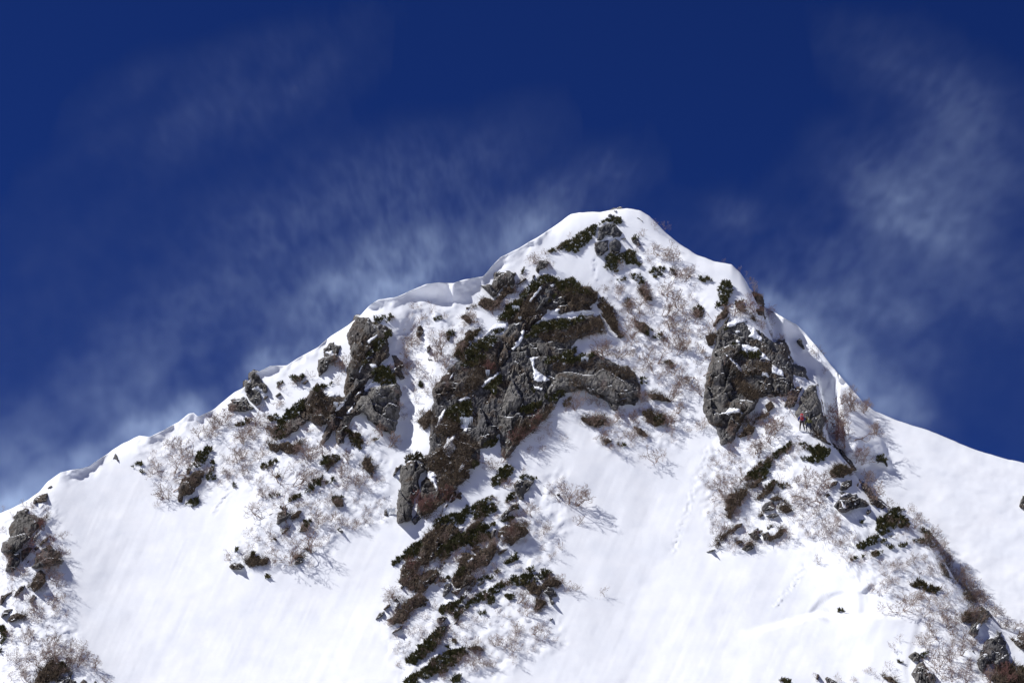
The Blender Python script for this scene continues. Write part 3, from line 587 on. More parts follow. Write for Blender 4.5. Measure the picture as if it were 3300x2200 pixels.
ledge('H', [(898,450),(988,433),(945,470),(962,540),(992,580),(1100,660),(1050,675),(940,668),(930,580)], [(928,698),(1055,740),(1010,772),(930,745)], [(115,690),(160,600),(192,575),(182,612),(130,685)], [(262,455),(310,370),(390,298),(402,325),(330,382),(300,452)], [(440,245),(560,140),(690,105),(705,170),(560,192),(450,292)],
      [(722,372),(800,250),(850,158),(862,200),(830,302),(750,388)], [(-5,1100),(40,1010),(90,920),(115,950),(62,1070),(10,1122)], [(438,722),(500,640),(560,618),(600,588),(622,610),(570,652),(470,732)], [(68,1330),(130,1200),(212,1158),(182,1240),(212,1310),(150,1392),(100,1372)], [(238,1112),(300,1000),(345,1010),(332,1080),(310,1152)],
      [(1088,522),(1180,453),(1212,460),(1160,502),(1100,532)], [(1198,482),(1262,468),(1252,502),(1210,522)], [(505,345),(530,308),(565,330),(540,358)], [(210,1532),(300,1390),(318,1378),(262,1492),(230,1542)], [(1560,180),(1620,150),(1660,210),(1700,260),(1650,250),(1600,220)], [(220,850),(290,800),(340,830),(260,870)])
ledge('G', [(888,942),(960,850),(1030,768),(1042,785),(972,882),(910,952)], [(1098,792),(1130,768),(1142,805),(1110,802)], [(498,962),(600,880),(690,825),(697,850),(600,912),(520,977)], [(985,1135),(1050,1058),(1180,1072),(1300,1038),(1500,1018),(1565,1060),(1400,1067),(1290,1122),(1190,1112),(1050,1132)], [(300,1330),(350,1280),(440,1240),(450,1290),(380,1310),(330,1345)], [(1080,1030),(1160,1010),(1200,1010),(1170,1060),(1090,1070)])
ledge('C', [(1306,1112),(1330,1070),(1400,1020),(1480,930),(1495,960),(1420,1032),(1350,1082)], [(1562,802),(1640,738),(1672,790),(1692,872),(1650,852),(1590,842)], [(1428,792),(1500,800),(1532,830),(1480,852),(1440,832)], [(1335,875),(1400,760),(1460,658),(1485,660),(1400,792),(1350,885)], [(1418,588),(1470,540),(1535,508),(1500,562),(1440,602)],
      [(1118,1242),(1170,1170),(1222,1122),(1230,1140),(1180,1212),(1130,1252)], [(1228,1272),(1270,1190),(1308,1158),(1302,1202),(1260,1262)], [(752,1202),(800,1183),(825,1240),(770,1232)], [(1440,432),(1485,413),(1450,452),(1408,467)], [(328,1042),(380,1008),(420,1030),(458,1090),(430,1102),(400,1062),(350,1047)], [(1010,1100),(1080,1050),(1180,1090),(1190,1112),(1080,1112)], [(1030,690),(1090,670),(1110,710),(1060,725)])
ledge('D', [(1948,692),(2010,628),(2062,640),(2102,800),(2080,832),(2030,742),(1990,702)], [(2278,652),(2352,538),(2352,582),(2300,662)], [(2098,1052),(2200,880),(2240,838),(2255,860),(2160,992)])
ledge('S', [(1138,588),(1190,518),(1240,508),(1302,520),(1312,562),(1250,577),(1200,562)])
ledge('E', [(780,470),(860,430),(900,440),(830,500)], [(860,690),(960,650),(980,700),(890,720)], [(760,560),(800,530),(800,550),(765,575)], [(1115,545),(1160,480),(1200,520),(1150,570)], [(590,760),(640,735),(650,745),(600,775)], [(690,600),(760,540),(765,555),(700,620)])
ledge('K', [(1690,1070),(1740,1060),(1700,1140),(1690,1110)], [(1595,1060),(1680,1000),(1690,1010),(1640,1060)], [(1270,1460),(1330,1480),(1335,1500),(1280,1480)], [(1780,1400),(1830,1410),(1800,1440)])
ledge('J', [(1640,1060),(1690,1100),(1700,1140),(1660,1130)], [(1760,1080),(1790,1060),(1800,1100),(1765,1120)], [(1640,1010),(1740,975),(1750,990),(1650,1030)])
ledge('B', [(200,395),(262,362),(350,255),(360,290),(270,400),(220,425)], [(120,480),(165,455),(170,470),(130,495)])
tag(mesh_obj('ledge_snow', np.concatenate(LEDGE_V), np.concatenate(LEDGE_F), M['snow'], smooth=True), kind='structure')
# ---------------------------------------------------------------- scatter helpers
def inside_points(pl, per_m2, jit=10, far=False):
    lo, hi = pl.min(0) - 8, pl.max(0) + 8
    ppm = 31.0
    n = int(np.prod(hi - lo) / ppm ** 2 * per_m2)
    u = RNG.uniform(lo[0], hi[0], n); v = RNG.uniform(lo[1], hi[1], n)
    sd = sdf(u, v, pl) + jit * fbm(u / 16, v / 16, 3, int(RNG.integers(1, 999)))
    m = sd > 0
    return u[m], v[m], sd[m]
NORM = np.array([0, -.55, .83])
def blades(c, n_dir, L, w, K, spread):
    """K tapering blades from every centre; returns verts, tri faces"""
    n = len(c)
    d = n_dir + RNG.normal(0, spread, (n, K, 3)); d /= np.linalg.norm(d, axis=2, keepdims=True)
    s = np.cross(d, RNG.normal(0, 1, (n, K, 3))); s /= np.linalg.norm(s, axis=2, keepdims=True) + 1e-9
    l = L * RNG.uniform(.55, 1.15, (n, K, 1)); b = c[:, None, :] + RNG.normal(0, .05, (n, K, 3))
    ww = w * RNG.uniform(.7, 1.2, (n, K, 1))
    v = np.stack([b - s * ww * .5, b + s * ww * .5, b + d * l * .6 + s * ww * .5, b + d * l, b + d * l * .6 - s * ww * .5], 2).reshape(-1, 3)
    k = np.arange(n * K)[:, None] * 5
    f = np.concatenate([k + np.array([[0, 1, 2]]), k + np.array([[0, 2, 4]]), k + np.array([[4, 2, 3]])], 0)
    return v, f
def pine(tagz, poly, mat='pine', dens=34, thick=.28, label=None, look=None, far=False, jit=9):
    pl = tr(tagz, poly); u, v, sd = inside_points(pl, dens * 1.9, jit)
    hole = vnoise(u / 15, v / 10, 5) + .6 * vnoise(u / 6, v / 5, 6) + sd / 30 > -.5
    u, v, sd = u[hole], v[hole], sd[hole]
    if len(u) < 4: return
    D = depths(u, v)
    edge = np.clip(sd / 9, .25, 1)
    lump = .55 + .45 * fbm(u / 15, v / 12, 2, int(RNG.integers(1, 999)))
    h = np.clip(RNG.uniform(.0, 1, len(u)) * thick * edge * (lump + .4), 0, .8)
    P = pt(u, v, D - .03) + NORM * h[:, None]
    V, Fc = blades(P, NORM * 1.0 + np.array([0, 0, .25]), .34, .075, 9, .75)
    c = pl.mean(0); org = pt(c[0], c[1], depth_at(*c))
    o = mesh_obj('dwarf_pine', V, Fc, M[mat], origin=org)
    ext = pl.max(0) - pl.min(0); a = float(abs(np.prod(ext)))
    size = 'wide' if a > 14000 else 'mid-sized' if a > 4500 else 'small' if a > 1200 else 'tiny'
    shape = 'strip' if (ext[0] > 2 * ext[1] or ext[1] > 2 * ext[0] or len(u) < .3 * a / 961 * dens) else 'mat'
    col = 'dark' if mat == 'pine' else 'brownish'
    reg(o, 'pine', c[0], c[1], look or f'{size} {col} pine {shape}', 'pine shrub', 'creeping pines on the face', label, a)
def brush(tagz, poly, dens=30, L=.55, label=None, look=None, soil=True, hang=0.0):
    global ZB
    pl = tr(tagz, poly); c = pl.mean(0)
    u, v, sd = inside_points(pl, dens * 2.3, 13)
    if len(u) < 4: return
    D = depths(u, v)
    P = pt(u, v, D - .02)
    V, Fc = blades(P, np.array([.25, -.55, .6 - hang]), L * 1.25, .026, 4, .8)
    Vs, Fs = V, Fc
    org = pt(c[0], c[1], depth_at(*c))
    o = mesh_obj('heath_shrub', Vs, Fs, M['brush'], origin=org)
    ext = pl.max(0) - pl.min(0); a = float(abs(np.prod(ext)))
    size = 'wide' if a > 14000 else 'mid-sized' if a > 4500 else 'small'
    return reg(o, 'brush', c[0], c[1], look or f'{size} rusty heath tangle', 'heath shrub', 'brown heath shrubs on the rocks', label, a)
# brown tangles first (they lie on the rock), then pines
def soilbrush(tagz, poly, **k):                         # heath on its own earth bank
    b = rock(tagz, poly, 'soil', (30, 36), fwd=.12, name='earth_bank', flat=.35, jit=1.9)
    if b: THINGS.pop(); del b['category']
    s = brush(tagz, poly, **k)
    if b and s: loc = b.location - s.location; b.parent = s; b.location = loc
    elif b: bpy.data.objects.remove(b)
soilbrush('S', [(1640,1290),(1760,1270),(1860,1440),(1880,1490),(1780,1500),(1700,1390)])
soilbrush('G', [(1540,970),(1620,930),(1680,1010),(1722,1120),(1782,1260),(1742,1292),(1662,1182),(1600,1080)])
brush('G', [(1180,860),(1300,810),(1480,820),(1550,880),(1530,950),(1430,980),(1480,1020),(1300,1030),(1250,940)], dens=16)
soilbrush('G', [(980,1275),(1250,1240),(1440,1120),(1540,1085),(1600,1160),(1605,1240),(1480,1255),(1370,1300),(1290,1330),(1100,1330)], label='broad brown heath belt hanging under the pine belt in mid cliff')
brush('G', [(780,1080),(830,960),(930,900),(960,1060),(880,1120),(800,1160)], dens=20)
soilbrush('G', [(330,1010),(420,930),(500,915),(540,930),(600,880),(700,810),(780,760),(880,720),(790,820),(640,950),(600,1000),(530,1040),(450,1000)], dens=16, label='thin brown heath line below the rock band left of the summit')
soilbrush('G', [(170,1470),(240,1330),(330,1230),(430,1205),(440,1240),(380,1280),(300,1370),(230,1480)], dens=22)
soilbrush('G', [(245,1085),(300,1070),(350,1110),(350,1160),(310,1150)], dens=22)
brush('H', [(740,1180),(820,1060),(960,1020),(1060,930),(1140,930),(1060,1020),(940,1130),(820,1230),(700,1390),(690,1290)], dens=34, L=.7, label='reddish brown stalks fringing the lower right side of the tallest buttress')
brush('H', [(1270,760),(1300,640),(1390,620),(1420,720),(1560,800),(1640,840),(1560,850),(1400,760)], dens=14)
brush('H', [(1490,520),(1600,500),(1750,540),(1890,580),(1900,640),(1780,640),(1600,580),(1500,560)], dens=26, L=.45, label='tawny dead grass along the brow of the overhanging rock nose')
brush('H', [(1090,520),(1190,470),(1300,520),(1500,480),(1490,520),(1350,530),(1200,590),(1140,600)], dens=26, L=.45)
brush('H', [(330,560),(430,440),(560,480),(570,600),(480,660),(420,760),(300,820),(200,830),(280,700)], dens=22)
brush('H', [(20,1350),(150,1180),(330,1210),(400,1260),(340,1380),(400,1440),(200,1560),(20,1560)], dens=20)
brush('H', [(0,1060),(120,1060),(230,1090),(180,1130),(40,1180)], dens=22)
soilbrush('H', [(1380,1010),(1500,1000),(1640,1020),(1600,1105),(1480,1100),(1400,1060)])
soilbrush('H', [(1580,1215),(1650,1200),(1690,1240),(1620,1275)], dens=22)
soilbrush('H', [(1960,790),(2080,770),(2150,795),(2240,860),(2150,860),(2040,830)], dens=22)
soilbrush('H', [(1975,960),(2060,945),(2120,990),(2190,1000),(2185,1080),(2090,1112),(2030,1042)], dens=22)
soilbrush('H', [(1890,1100),(1960,1120),(2040,1190),(2000,1200),(1910,1160)], dens=16)
soilbrush('G', [(1890,1120),(1990,1150),(2050,1200),(2000,1260),(1930,1200)], dens=20)
soilbrush('G', [(2210,610),(2280,630),(2300,680),(2240,660)], dens=20); soilbrush('G', [(2250,660),(2300,670),(2310,710),(2260,700)], dens=16)
brush('C', [(1250,800),(1340,640),(1440,640),(1400,720),(1340,840),(1270,900)], dens=18)
brush('C', [(840,1230),(900,1060),(990,1040),(1020,1120),(1200,1120),(1100,1250),(960,1380),(870,1340)], dens=20)
soilbrush('D', [(580,400),(640,370),(720,380),(800,340),(822,370),(782,442),(700,472),(600,440)])
soilbrush('D', [(470,380),(500,370),(600,400),(570,490),(500,440)], dens=20)
soilbrush('D', [(1000,560),(1090,520),(1150,560),(1080,600),(1030,620)], dens=18)
soilbrush('D', [(1350,580),(1390,512),(1450,522),(1500,602),(1480,652),(1420,640)])
soilbrush('D', [(1085,930),(1190,900),(1202,972),(1130,987)]); soilbrush('D', [(600,1235),(640,1182),(692,1160),(680,1202),(620,1242)])
soilbrush('D', [(690,1060),(780,1000),(820,1015),(770,1080),(700,1100)], dens=18); soilbrush('D', [(770,1220),(800,1150),(870,1130),(850,1210)], dens=20)
soilbrush('D', [(710,1440),(800,1410),(815,1460),(730,1480)]); soilbrush('D', [(810,1380),(850,1340),(905,1395),(850,1405)], dens=18)
soilbrush('D', [(240,1500),(330,1430),(390,1475),(475,1470),(470,1512),(330,1560),(280,1540)])
soilbrush('D', [(510,1272),(560,1263),(578,1290),(545,1306)], dens=20); soilbrush('D', [(500,690),(590,670),(595,690),(540,710)], dens=16)
brush('D', [(2080,820),(2140,650),(2240,680),(2340,600),(2352,700),(2240,790),(2150,850)], dens=30, L=.7)
brush('D', [(1960,560),(2060,500),(2160,430),(2200,480),(2100,640),(2000,640)], dens=24)
soilbrush('D', [(1900,1010),(2050,930),(2200,800),(2230,850),(2080,1000),(1960,1090)], dens=28, L=.6, label='rusty stalks trailing off the foot of the upright rock tower')
soilbrush('D', [(1900,120),(2010,60),(2060,80),(2070,180),(1960,260),(1890,180)], dens=20)
soilbrush('D', [(2060,200),(2150,120),(2300,110),(2290,250),(2120,330),(2060,290)], dens=20)
soilbrush('E', [(620,500),(700,442),(760,422),(722,472),(682,542),(642,592),(600,620),(590,560)])
soilbrush('E', [(640,430),(700,350),(790,242),(870,185),(842,230),(762,302),(700,392)], L=.5, dens=24, label='narrow brown strip of heath climbing the snow above the lower spur')
soilbrush('E', [(900,452),(980,392),(1050,380),(962,442),(900,480)], dens=24); soilbrush('E', [(680,682),(760,642),(862,602),(792,652),(722,692)], dens=22)
soilbrush('E', [(380,1100),(430,1010),(540,930),(640,832),(700,780),(652,852),(582,922),(502,982),(442,1042)], dens=24, label='long brown heath streak slanting through the lower left of the lower spur')
brush('E', [(440,780),(470,690),(560,690),(550,760),(480,810)], dens=26)
brush('E', [(1120,500),(1200,440),(1330,420),(1335,470),(1250,560),(1180,540)], dens=30, L=.6)
soilbrush('E', [(1385,1050),(1400,932),(1472,982),(1442,1052)]); soilbrush('E', [(1440,862),(1500,800),(1600,842),(1562,882),(1462,882)], dens=28)
soilbrush('E', [(895,1325),(910,1308),(1000,1300),(1032,1332),(950,1330)], dens=20); soilbrush('E', [(640,850),(720,720),(745,700),(700,780)], dens=20)
soilbrush('E', [(840,1000),(920,870),(960,800),(975,840),(900,930)], dens=18); soilbrush('E', [(930,600),(1000,570),(1010,590),(940,620)], dens=20)
soilbrush('E', [(370,975),(400,940),(415,960),(390,985)], dens=20); soilbrush('E', [(1130,640),(1170,600),(1200,600),(1150,640)], dens=18)
soilbrush('E', [(800,1150),(860,1080),(840,1140)], dens=18); soilbrush('E', [(420,1140),(470,1080),(490,1100),(440,1140)], dens=18)
soilbrush('I', [(360,830),(470,790),(480,840),(440,920),(380,930)], dens=26); soilbrush('I', [(440,735),(480,640),(560,560),(590,602),(530,662)], dens=26, hang=.1)
soilbrush('I', [(755,610),(832,652),(842,692),(792,682)], dens=22); soilbrush('I', [(815,430),(882,472),(905,525),(850,500)], dens=20); soilbrush('I', [(830,575),(900,560),(925,660),(860,640)], dens=20)
brush('I', [(560,1100),(680,1160),(800,1100),(960,1080),(980,1180),(800,1200),(700,1240)], dens=20)
brush('I', [(620,1222),(782,1282),(872,1372),(862,1442),(702,1402),(622,1322)], dens=30, label='rust-brown grass ledge low on the huge grey wall of the rock tower')
soilbrush('I', [(930,1490),(980,1450),(1020,1500),(960,1540)], dens=22)
soilbrush('J', [(640,470),(760,340),(830,280),(900,240),(960,235),(940,270),(860,330),(800,400),(700,470)], dens=24, label='brown heath line trailing from the lower corner of the rock tower')
brush('J', [(640,270),(720,260),(780,310),(720,380),(660,330)], dens=20)
soilbrush('J', [(740,922),(832,882),(902,872),(822,962),(742,1022),(672,1102),(622,1172),(602,1252),(560,1222),(540,1062),(602,1002),(662,972)], L=.6, label='large tawny grass bank at the left edge of the shrubby ridge below the climbers')
soilbrush('J', [(830,1062),(932,962),(982,882),(1032,892),(982,992),(882,1052)]); soilbrush('J', [(970,1052),(1052,1010),(1105,1052),(1022,1072)], dens=22)
soilbrush('J', [(1040,1110),(1122,1090),(1205,1162),(1122,1182),(1050,1150)]); soilbrush('J', [(430,1500),(480,1402),(560,1342),(700,1290),(642,1342),(562,1422),(482,1502)], dens=26)
soilbrush('J', [(950,1412),(1022,1392),(1062,1322),(1135,1330),(1082,1402),(962,1442)], dens=26); soilbrush('J', [(645,1450),(700,1430),(732,1462),(660,1482)], dens=24)
soilbrush('J', [(710,1490),(780,1440),(830,1470),(780,1490)], dens=20); soilbrush('J', [(845,1215),(900,1185),(930,1200),(880,1225)], dens=20)
soilbrush('J', [(1530,790),(1600,725),(1700,745),(1770,775),(1750,812),(1602,852),(1540,832)], dens=26)
brush('J', [(1820,1110),(1850,1060),(1910,1105),(1860,1125)], dens=24); brush('J', [(1340,430),(1420,420),(1500,480),(1480,500)], dens=26)
brush('B', [(250,350),(330,300),(370,180),(390,170),(330,340),(250,400)], dens=24)
brush('B', [(252,1590),(322,1482),(422,1372),(460,1360),(450,1430),(560,1430),(600,1480),(442,1532),(382,1590)], dens=26, L=.6)
brush('B', [(370,600),(420,480),(520,480),(520,560),(450,590)], dens=16); brush('B', [(240,760),(300,650),(390,650),(380,720),(300,800)], dens=20)
brush('B', [(160,1030),(180,970),(225,990),(190,1040)], dens=24)
brush('K', [(1830,1560),(1850,1440),(1950,1400),(2091,1430),(2091,1568)], dens=22, L=.7); brush('K', [(1980,1200),(2091,1180),(2091,1280)], dens=24)
soilbrush('K', [(895,1512),(982,1510),(1042,1570),(982,1572)], dens=24); soilbrush('K', [(1600,850),(1630,800),(1650,870),(1640,890)], dens=20)
brush('K', [(1560,1050),(1600,960),(1680,970),(1600,1050)], dens=20)
brush('A', [(1490,1050),(1600,900),(1720,830),(1650,960),(1550,1030)], dens=18)
soilbrush('E', [(600,480),(760,420),(900,480),(880,560),(760,620),(680,660),(640,720),(560,740),(540,680)], dens=11, label='broad brown turf and heath patch in the upper left of the lower spur')
soilbrush('E', [(420,840),(560,760),(700,760),(640,850),(560,900),(480,900)], dens=11); soilbrush('E', [(880,640),(1000,600),(1120,560),(1130,640),(1050,720),(960,760),(900,860),(800,920),(790,820)], dens=11, label='brown turf strip with rocks through the middle of the lower spur')
soilbrush('E', [(330,1110),(450,1020),(560,930),(620,960),(520,1060),(420,1160)], dens=10); soilbrush('E', [(620,1290),(700,1180),(760,1130),(790,1150),(720,1250),(660,1330)], dens=20); soilbrush('E', [(1300,860),(1380,840),(1460,880),(1440,960),(1360,930)], dens=16)
brush('K', [(1225,270),(1290,290),(1345,420),(1300,440),(1250,360)], dens=26, L=.6); brush('K', [(1340,450),(1420,560),(1500,690),(1565,770),(1520,775),(1430,690),(1350,560)], dens=9, L=.6, label='thin brown edge along the right ridge crest against the far snow'); brush('K', [(1570,770),(1650,840),(1700,930),(1640,940),(1580,860)], dens=10, L=.6)
brush('K', [(1560,1000),(1650,930),(1800,990),(1760,1080),(1600,1090)], dens=14, L=.7)
# ---------------------------------------------------------------- creeping pines
pine('S', [(340,772),(540,652),(700,572),(860,452),(1030,362),(1110,312),(1180,300),(1060,380),(1050,432),(1020,542),(900,652),(740,782),(600,772),(540,732),(450,762)], label='long slanting dark pine belt running down-left from the dark blocks under the summit')
pine('S', [(1110,315),(1200,280),(1300,250),(1410,280),(1442,350),(1380,372),(1310,322),(1200,322),(1120,350)], label='pine tuft draped over the top of the dark blocks under the summit')
pine('S', [(1158,922),(1200,862),(1342,842),(1402,800),(1540,760),(1612,800),(1622,882),(1662,932),(1740,960),(1652,1032),(1582,962),(1422,972),(1352,1082),(1200,1042)], thick=.6, label='thick dark pine clump just below the paired speckled boulders')
pine('S', [(1750,962),(1900,992),(2072,1032),(2062,1122),(1900,1162),(1852,1082)], dens=16); pine('S', [(1560,560),(1600,520),(1690,520),(1690,560),(1620,570)], dens=18)
pine('S', [(1300,1217),(1450,1172),(1562,1112),(1690,1097),(1782,1182),(1752,1262),(1660,1260),(1560,1150),(1440,1240)], dens=26)
pine('S', [(410,1242),(560,1192),(660,1187),(782,1222),(802,1272),(722,1332),(560,1292),(492,1372),(430,1302)], label='green pine fringe along the lower edge of the summit snowfield')
pine('S', [(490,1340),(700,1280),(800,1300),(1040,1420),(960,1440),(760,1400),(560,1420)], dens=20); pine('S', [(1960,815),(2060,850),(2040,870),(1970,840)], dens=16)
pine('S', [(1650,230),(1690,228),(1750,300),(1720,290)], dens=14); pine('S', [(1100,1480),(1180,1440),(1180,1500),(1110,1520)], dens=20)
pine('G', [(600,1132),(722,972),(832,862),(962,752),(1080,702),(1182,732),(1130,772),(1042,762),(902,872),(832,942),(792,1042),(702,1142)], label='dark pine edge climbing the left margin of the central cliffs')
pine('G', [(1040,985),(1150,870),(1160,900),(1090,970)], dens=20); pine('G', [(880,1292),(932,1192),(1042,1142),(1192,1122),(1302,1132),(1402,1082),(1430,1130),(1300,1200),(1150,1210),(1000,1270)], label='thick pine belt across the middle of the central cliffs')
pine('G', [(820,640),(870,615),(885,625),(830,680)], dens=18); pine('G', [(100,1305),(140,1240),(190,1230),(180,1280),(130,1320)], dens=22); pine('G', [(0,1105),(50,1105),(75,1125),(20,1130)], dens=18)
pine('G', [(245,1085),(300,1070),(350,1100),(330,1110)], 'pinebrown', dens=20); pine('G', [(440,1250),(520,1205),(480,1240)], dens=20); pine('G', [(545,1240),(650,1210),(640,1240),(560,1260)], dens=20)
pine('G', [(200,1460),(260,1340),(420,1210),(440,1220),(330,1330),(250,1450)], 'pinebrown', dens=22); pine('G', [(230,1500),(330,1360),(400,1340),(500,1280),(600,1290),(520,1400),(400,1440),(330,1500)], dens=24)
pine('G', [(1800,930),(1860,920),(1880,980),(1830,990)], dens=18); pine('G', [(2010,1240),(2060,1220),(2080,1300),(2030,1310)], dens=20); pine('G', [(2090,1270),(2180,1260),(2190,1320),(2140,1320)], dens=18); pine('G', [(1890,1125),(1930,1115),(1950,1150),(1910,1150)], dens=16)
pine('H', [(1180,432),(1342,362),(1322,442),(1422,412),(1532,402),(1502,442),(1382,482),(1290,522),(1180,502),(1060,512),(1080,450)], label='pine cushions on the ledge above the overhanging rock nose')
pine('H', [(480,722),(560,662),(632,622),(622,702),(562,792),(482,772)], dens=28); pine('H', [(80,1002),(200,902),(320,862),(362,902),(332,1022),(222,1062),(120,1042)], label='hanging pine on the dark cliff left of the icicles'); pine('H', [(440,1302),(512,1232),(600,1192),(602,1242),(502,1312),(450,1340)])
pine('H', [(820,932),(900,902),(1000,872),(992,942),(902,982),(832,972)]); pine('H', [(930,760),(1020,780),(1010,800),(940,790)], dens=24); pine('H', [(1100,830),(1200,780),(1260,770),(1230,820),(1150,860)], dens=26); pine('H', [(1230,860),(1300,840),(1312,900),(1242,912)], dens=22)
pine('H', [(1030,800),(1140,860),(1100,870),(1040,830)], dens=20); pine('H', [(330,1490),(380,1430),(440,1460),(400,1510)], dens=24); pine('H', [(260,560),(240,470),(400,400),(520,430),(420,520)], dens=22); pine('H', [(1950,640),(1990,630),(2010,690),(1960,700)], dens=22); pine('H', [(2200,500),(2260,490),(2270,560),(2220,550)], dens=14)
pine('H', [(1950,980),(2050,950),(2070,980),(1990,1000)], 'pinebrown', dens=22); pine('H', [(2090,1010),(2170,980),(2180,1060),(2110,1080)], dens=20); pine('H', [(1720,1270),(1830,1270),(1830,1300),(1740,1290)], dens=12)
pine('E', [(1090,110),(1152,30),(1190,-5),(1252,10),(1202,90),(1102,162)], label='leaf-shaped pine patch alone on the snow below the tallest buttress')
pine('C', [(1370,832),(1402,762),(1482,652),(1420,600),(1560,560),(1642,470),(1662,500),(1622,562),(1592,612),(1502,692),(1442,772)], label='green pine stripe down the right side of the tall grey crag on the left ridge')
pine('C', [(1470,902),(1512,852),(1622,842),(1672,882),(1692,992),(1602,1002),(1500,1002)], thick=.55, label='dense pine cap on the large smooth grey rock face')
pine('C', [(510,1482),(572,1352),(662,1262),(742,1182),(832,1130),(802,1202),(822,1262),(762,1302),(642,1352),(642,1442),(602,1532),(532,1532)], label='tall curved dark pine patch at the left margin of the dark brown crag')
pine('C', [(880,1062),(1002,1002),(1072,992),(1062,1032),(952,1062)]); pine('C', [(690,930),(800,920),(812,950),(760,977)], dens=20); pine('C', [(470,1310),(572,1290),(562,1342),(502,1352)], dens=26); pine('C', [(470,1402),(522,1386),(505,1440),(480,1430)], dens=26)
pine('C', [(180,1382),(252,1332),(312,1352),(242,1372)], dens=22); pine('C', [(1490,370),(1580,345),(1660,340),(1650,400),(1600,390),(1500,420)], dens=22); pine('C', [(2040,385),(2060,365),(2130,380),(2110,400)], dens=20); pine('C', [(2165,570),(2180,510),(2250,490),(2230,540),(2190,580)], dens=22)
pine('C', [(1880,1000),(1910,960),(1965,1010),(1940,1030)], dens=24); pine('C', [(1980,640),(2010,615),(2035,640),(2000,680)], dens=20); pine('C', [(525,1000),(570,975),(620,970),(560,1020)], dens=16); pine('C', [(1200,580),(1230,570),(1210,590)], dens=14)
pine('D', [(1210,262),(1300,290),(1362,322),(1392,402),(1342,442),(1272,402)], 'pinebrown', dens=26); pine('D', [(410,602),(472,572),(560,542),(552,592),(422,642)], dens=24); pine('D', [(940,602),(1012,522),(1102,492),(1172,512),(1162,562),(1082,550),(1000,590)], dens=26)
pine('D', [(900,742),(1002,692),(992,762),(922,822),(862,822)], dens=30); pine('D', [(670,932),(732,872),(802,852),(792,892),(702,932)], dens=30); pine('D', [(810,850),(870,810),(990,795),(940,815),(850,860)], dens=20); pine('D', [(1010,770),(1100,715),(1115,725),(1050,780)], dens=16)
pine('D', [(1080,902),(1152,882),(1192,902),(1100,925)], dens=24); pine('D', [(120,832),(162,762),(242,690),(192,772),(142,832)], dens=14); pine('D', [(720,1012),(790,990),(825,1010),(780,1040)], dens=22); pine('D', [(810,1130),(892,1100),(882,1182),(840,1190)], dens=24)
pine('D', [(580,1000),(650,985),(700,1010),(640,1030)], 'pinebrown', dens=18); pine('D', [(500,860),(600,850),(600,875),(520,880)], dens=12); pine('D', [(970,1010),(1030,980),(1040,1000),(1000,1020)], dens=20); pine('D', [(1470,345),(1510,340),(1510,360),(1480,362)], dens=16); pine('D', [(1750,560),(1832,490),(1885,450),(1875,470),(1942,480),(1952,540),(1852,545)], 'pinebrown', dens=24)
pine('D', [(175,1380),(200,1355),(210,1375),(180,1395)], dens=18); pine('D', [(270,1460),(340,1420),(400,1470),(320,1480)], 'pinebrown', dens=18)
pine('E', [(640,442),(742,382),(852,352),(952,290),(1090,235),(1102,260),(1002,312),(922,352),(862,422),(762,422),(692,462)], label='uppermost dark pine row along the top of the lower spur')
pine('E', [(940,372),(1002,312),(1122,280),(1112,332),(1052,362),(962,387)]); pine('E', [(660,672),(702,612),(802,532),(902,492),(1002,442),(1102,422),(1002,502),(1082,482),(1062,542),(962,582),(902,582),(822,612),(742,662)], label='biggest pine mat in the middle of the lower spur')
pine('E', [(370,722),(422,662),(492,592),(582,545),(552,642),(492,672),(422,692)], label='pine tongue reaching left over the snow from the lower spur'); pine('E', [(1180,292),(1242,182),(1267,202),(1262,242),(1212,272)]); pine('E', [(1120,412),(1242,364),(1212,410)]); pine('E', [(1260,95),(1330,85),(1415,95),(1390,115),(1320,110)], dens=26)
pine('E', [(800,1102),(872,1022),(982,942),(1102,882),(1202,832),(1290,792),(1372,792),(1362,862),(1282,872),(1182,872),(1082,942),(962,1002),(902,1052),(832,1112)], label='longest slanting pine strip of the lower spur, ending near the cracked rock')
pine('E', [(1370,832),(1442,752),(1522,777),(1482,802),(1430,832)], dens=26); pine('E', [(690,1052),(772,1002),(882,962),(872,1022),(792,1062),(722,1062)]); pine('E', [(460,1432),(502,1372),(602,1272),(702,1192),(742,1142),(722,1232),(682,1302),(642,1362),(522,1442)], label='lower left pine streak of the lower spur pointing at the bottom edge')
pine('E', [(430,1575),(562,1492),(682,1402),(782,1332),(902,1322),(902,1382),(822,1432),(722,1512),(622,1542),(532,1575)], label='lowest pine streak of the lower spur, cut by the bottom edge'); pine('E', [(740,1332),(802,1272),(855,1250),(812,1302)], dens=20); pine('E', [(660,852),(742,802),(802,792),(902,722),(892,772),(802,812),(742,852)])
pine('E', [(1185,712),(1262,640),(1252,682)]); pine('E', [(1690,837),(1772,830),(1742,852)], dens=16); pine('E', [(1060,832),(1150,757),(1082,822)], dens=24); pine('E', [(940,1152),(982,1130),(962,1152)], dens=18); pine('E', [(785,1575),(830,1520),(882,1520),(852,1565)], dens=26)
pine('E', [(1040,1002),(1102,950),(1114,982),(1062,1007)], dens=22); pine('E', [(1340,750),(1400,735),(1380,765)], dens=16); pine('E', [(970,840),(1040,800),(1050,815),(990,845)], dens=22); pine('E', [(1190,950),(1280,925),(1270,945),(1210,965)], dens=20); pine('E', [(690,400),(740,385),(720,430),(670,450)], dens=26)
pine('E', [(1255,312),(1310,295),(1290,315)], dens=16); pine('E', [(1010,1060),(1040,1050),(1035,1075),(1015,1080)], dens=16); pine('E', [(930,1090),(960,1075),(950,1095)], dens=14)
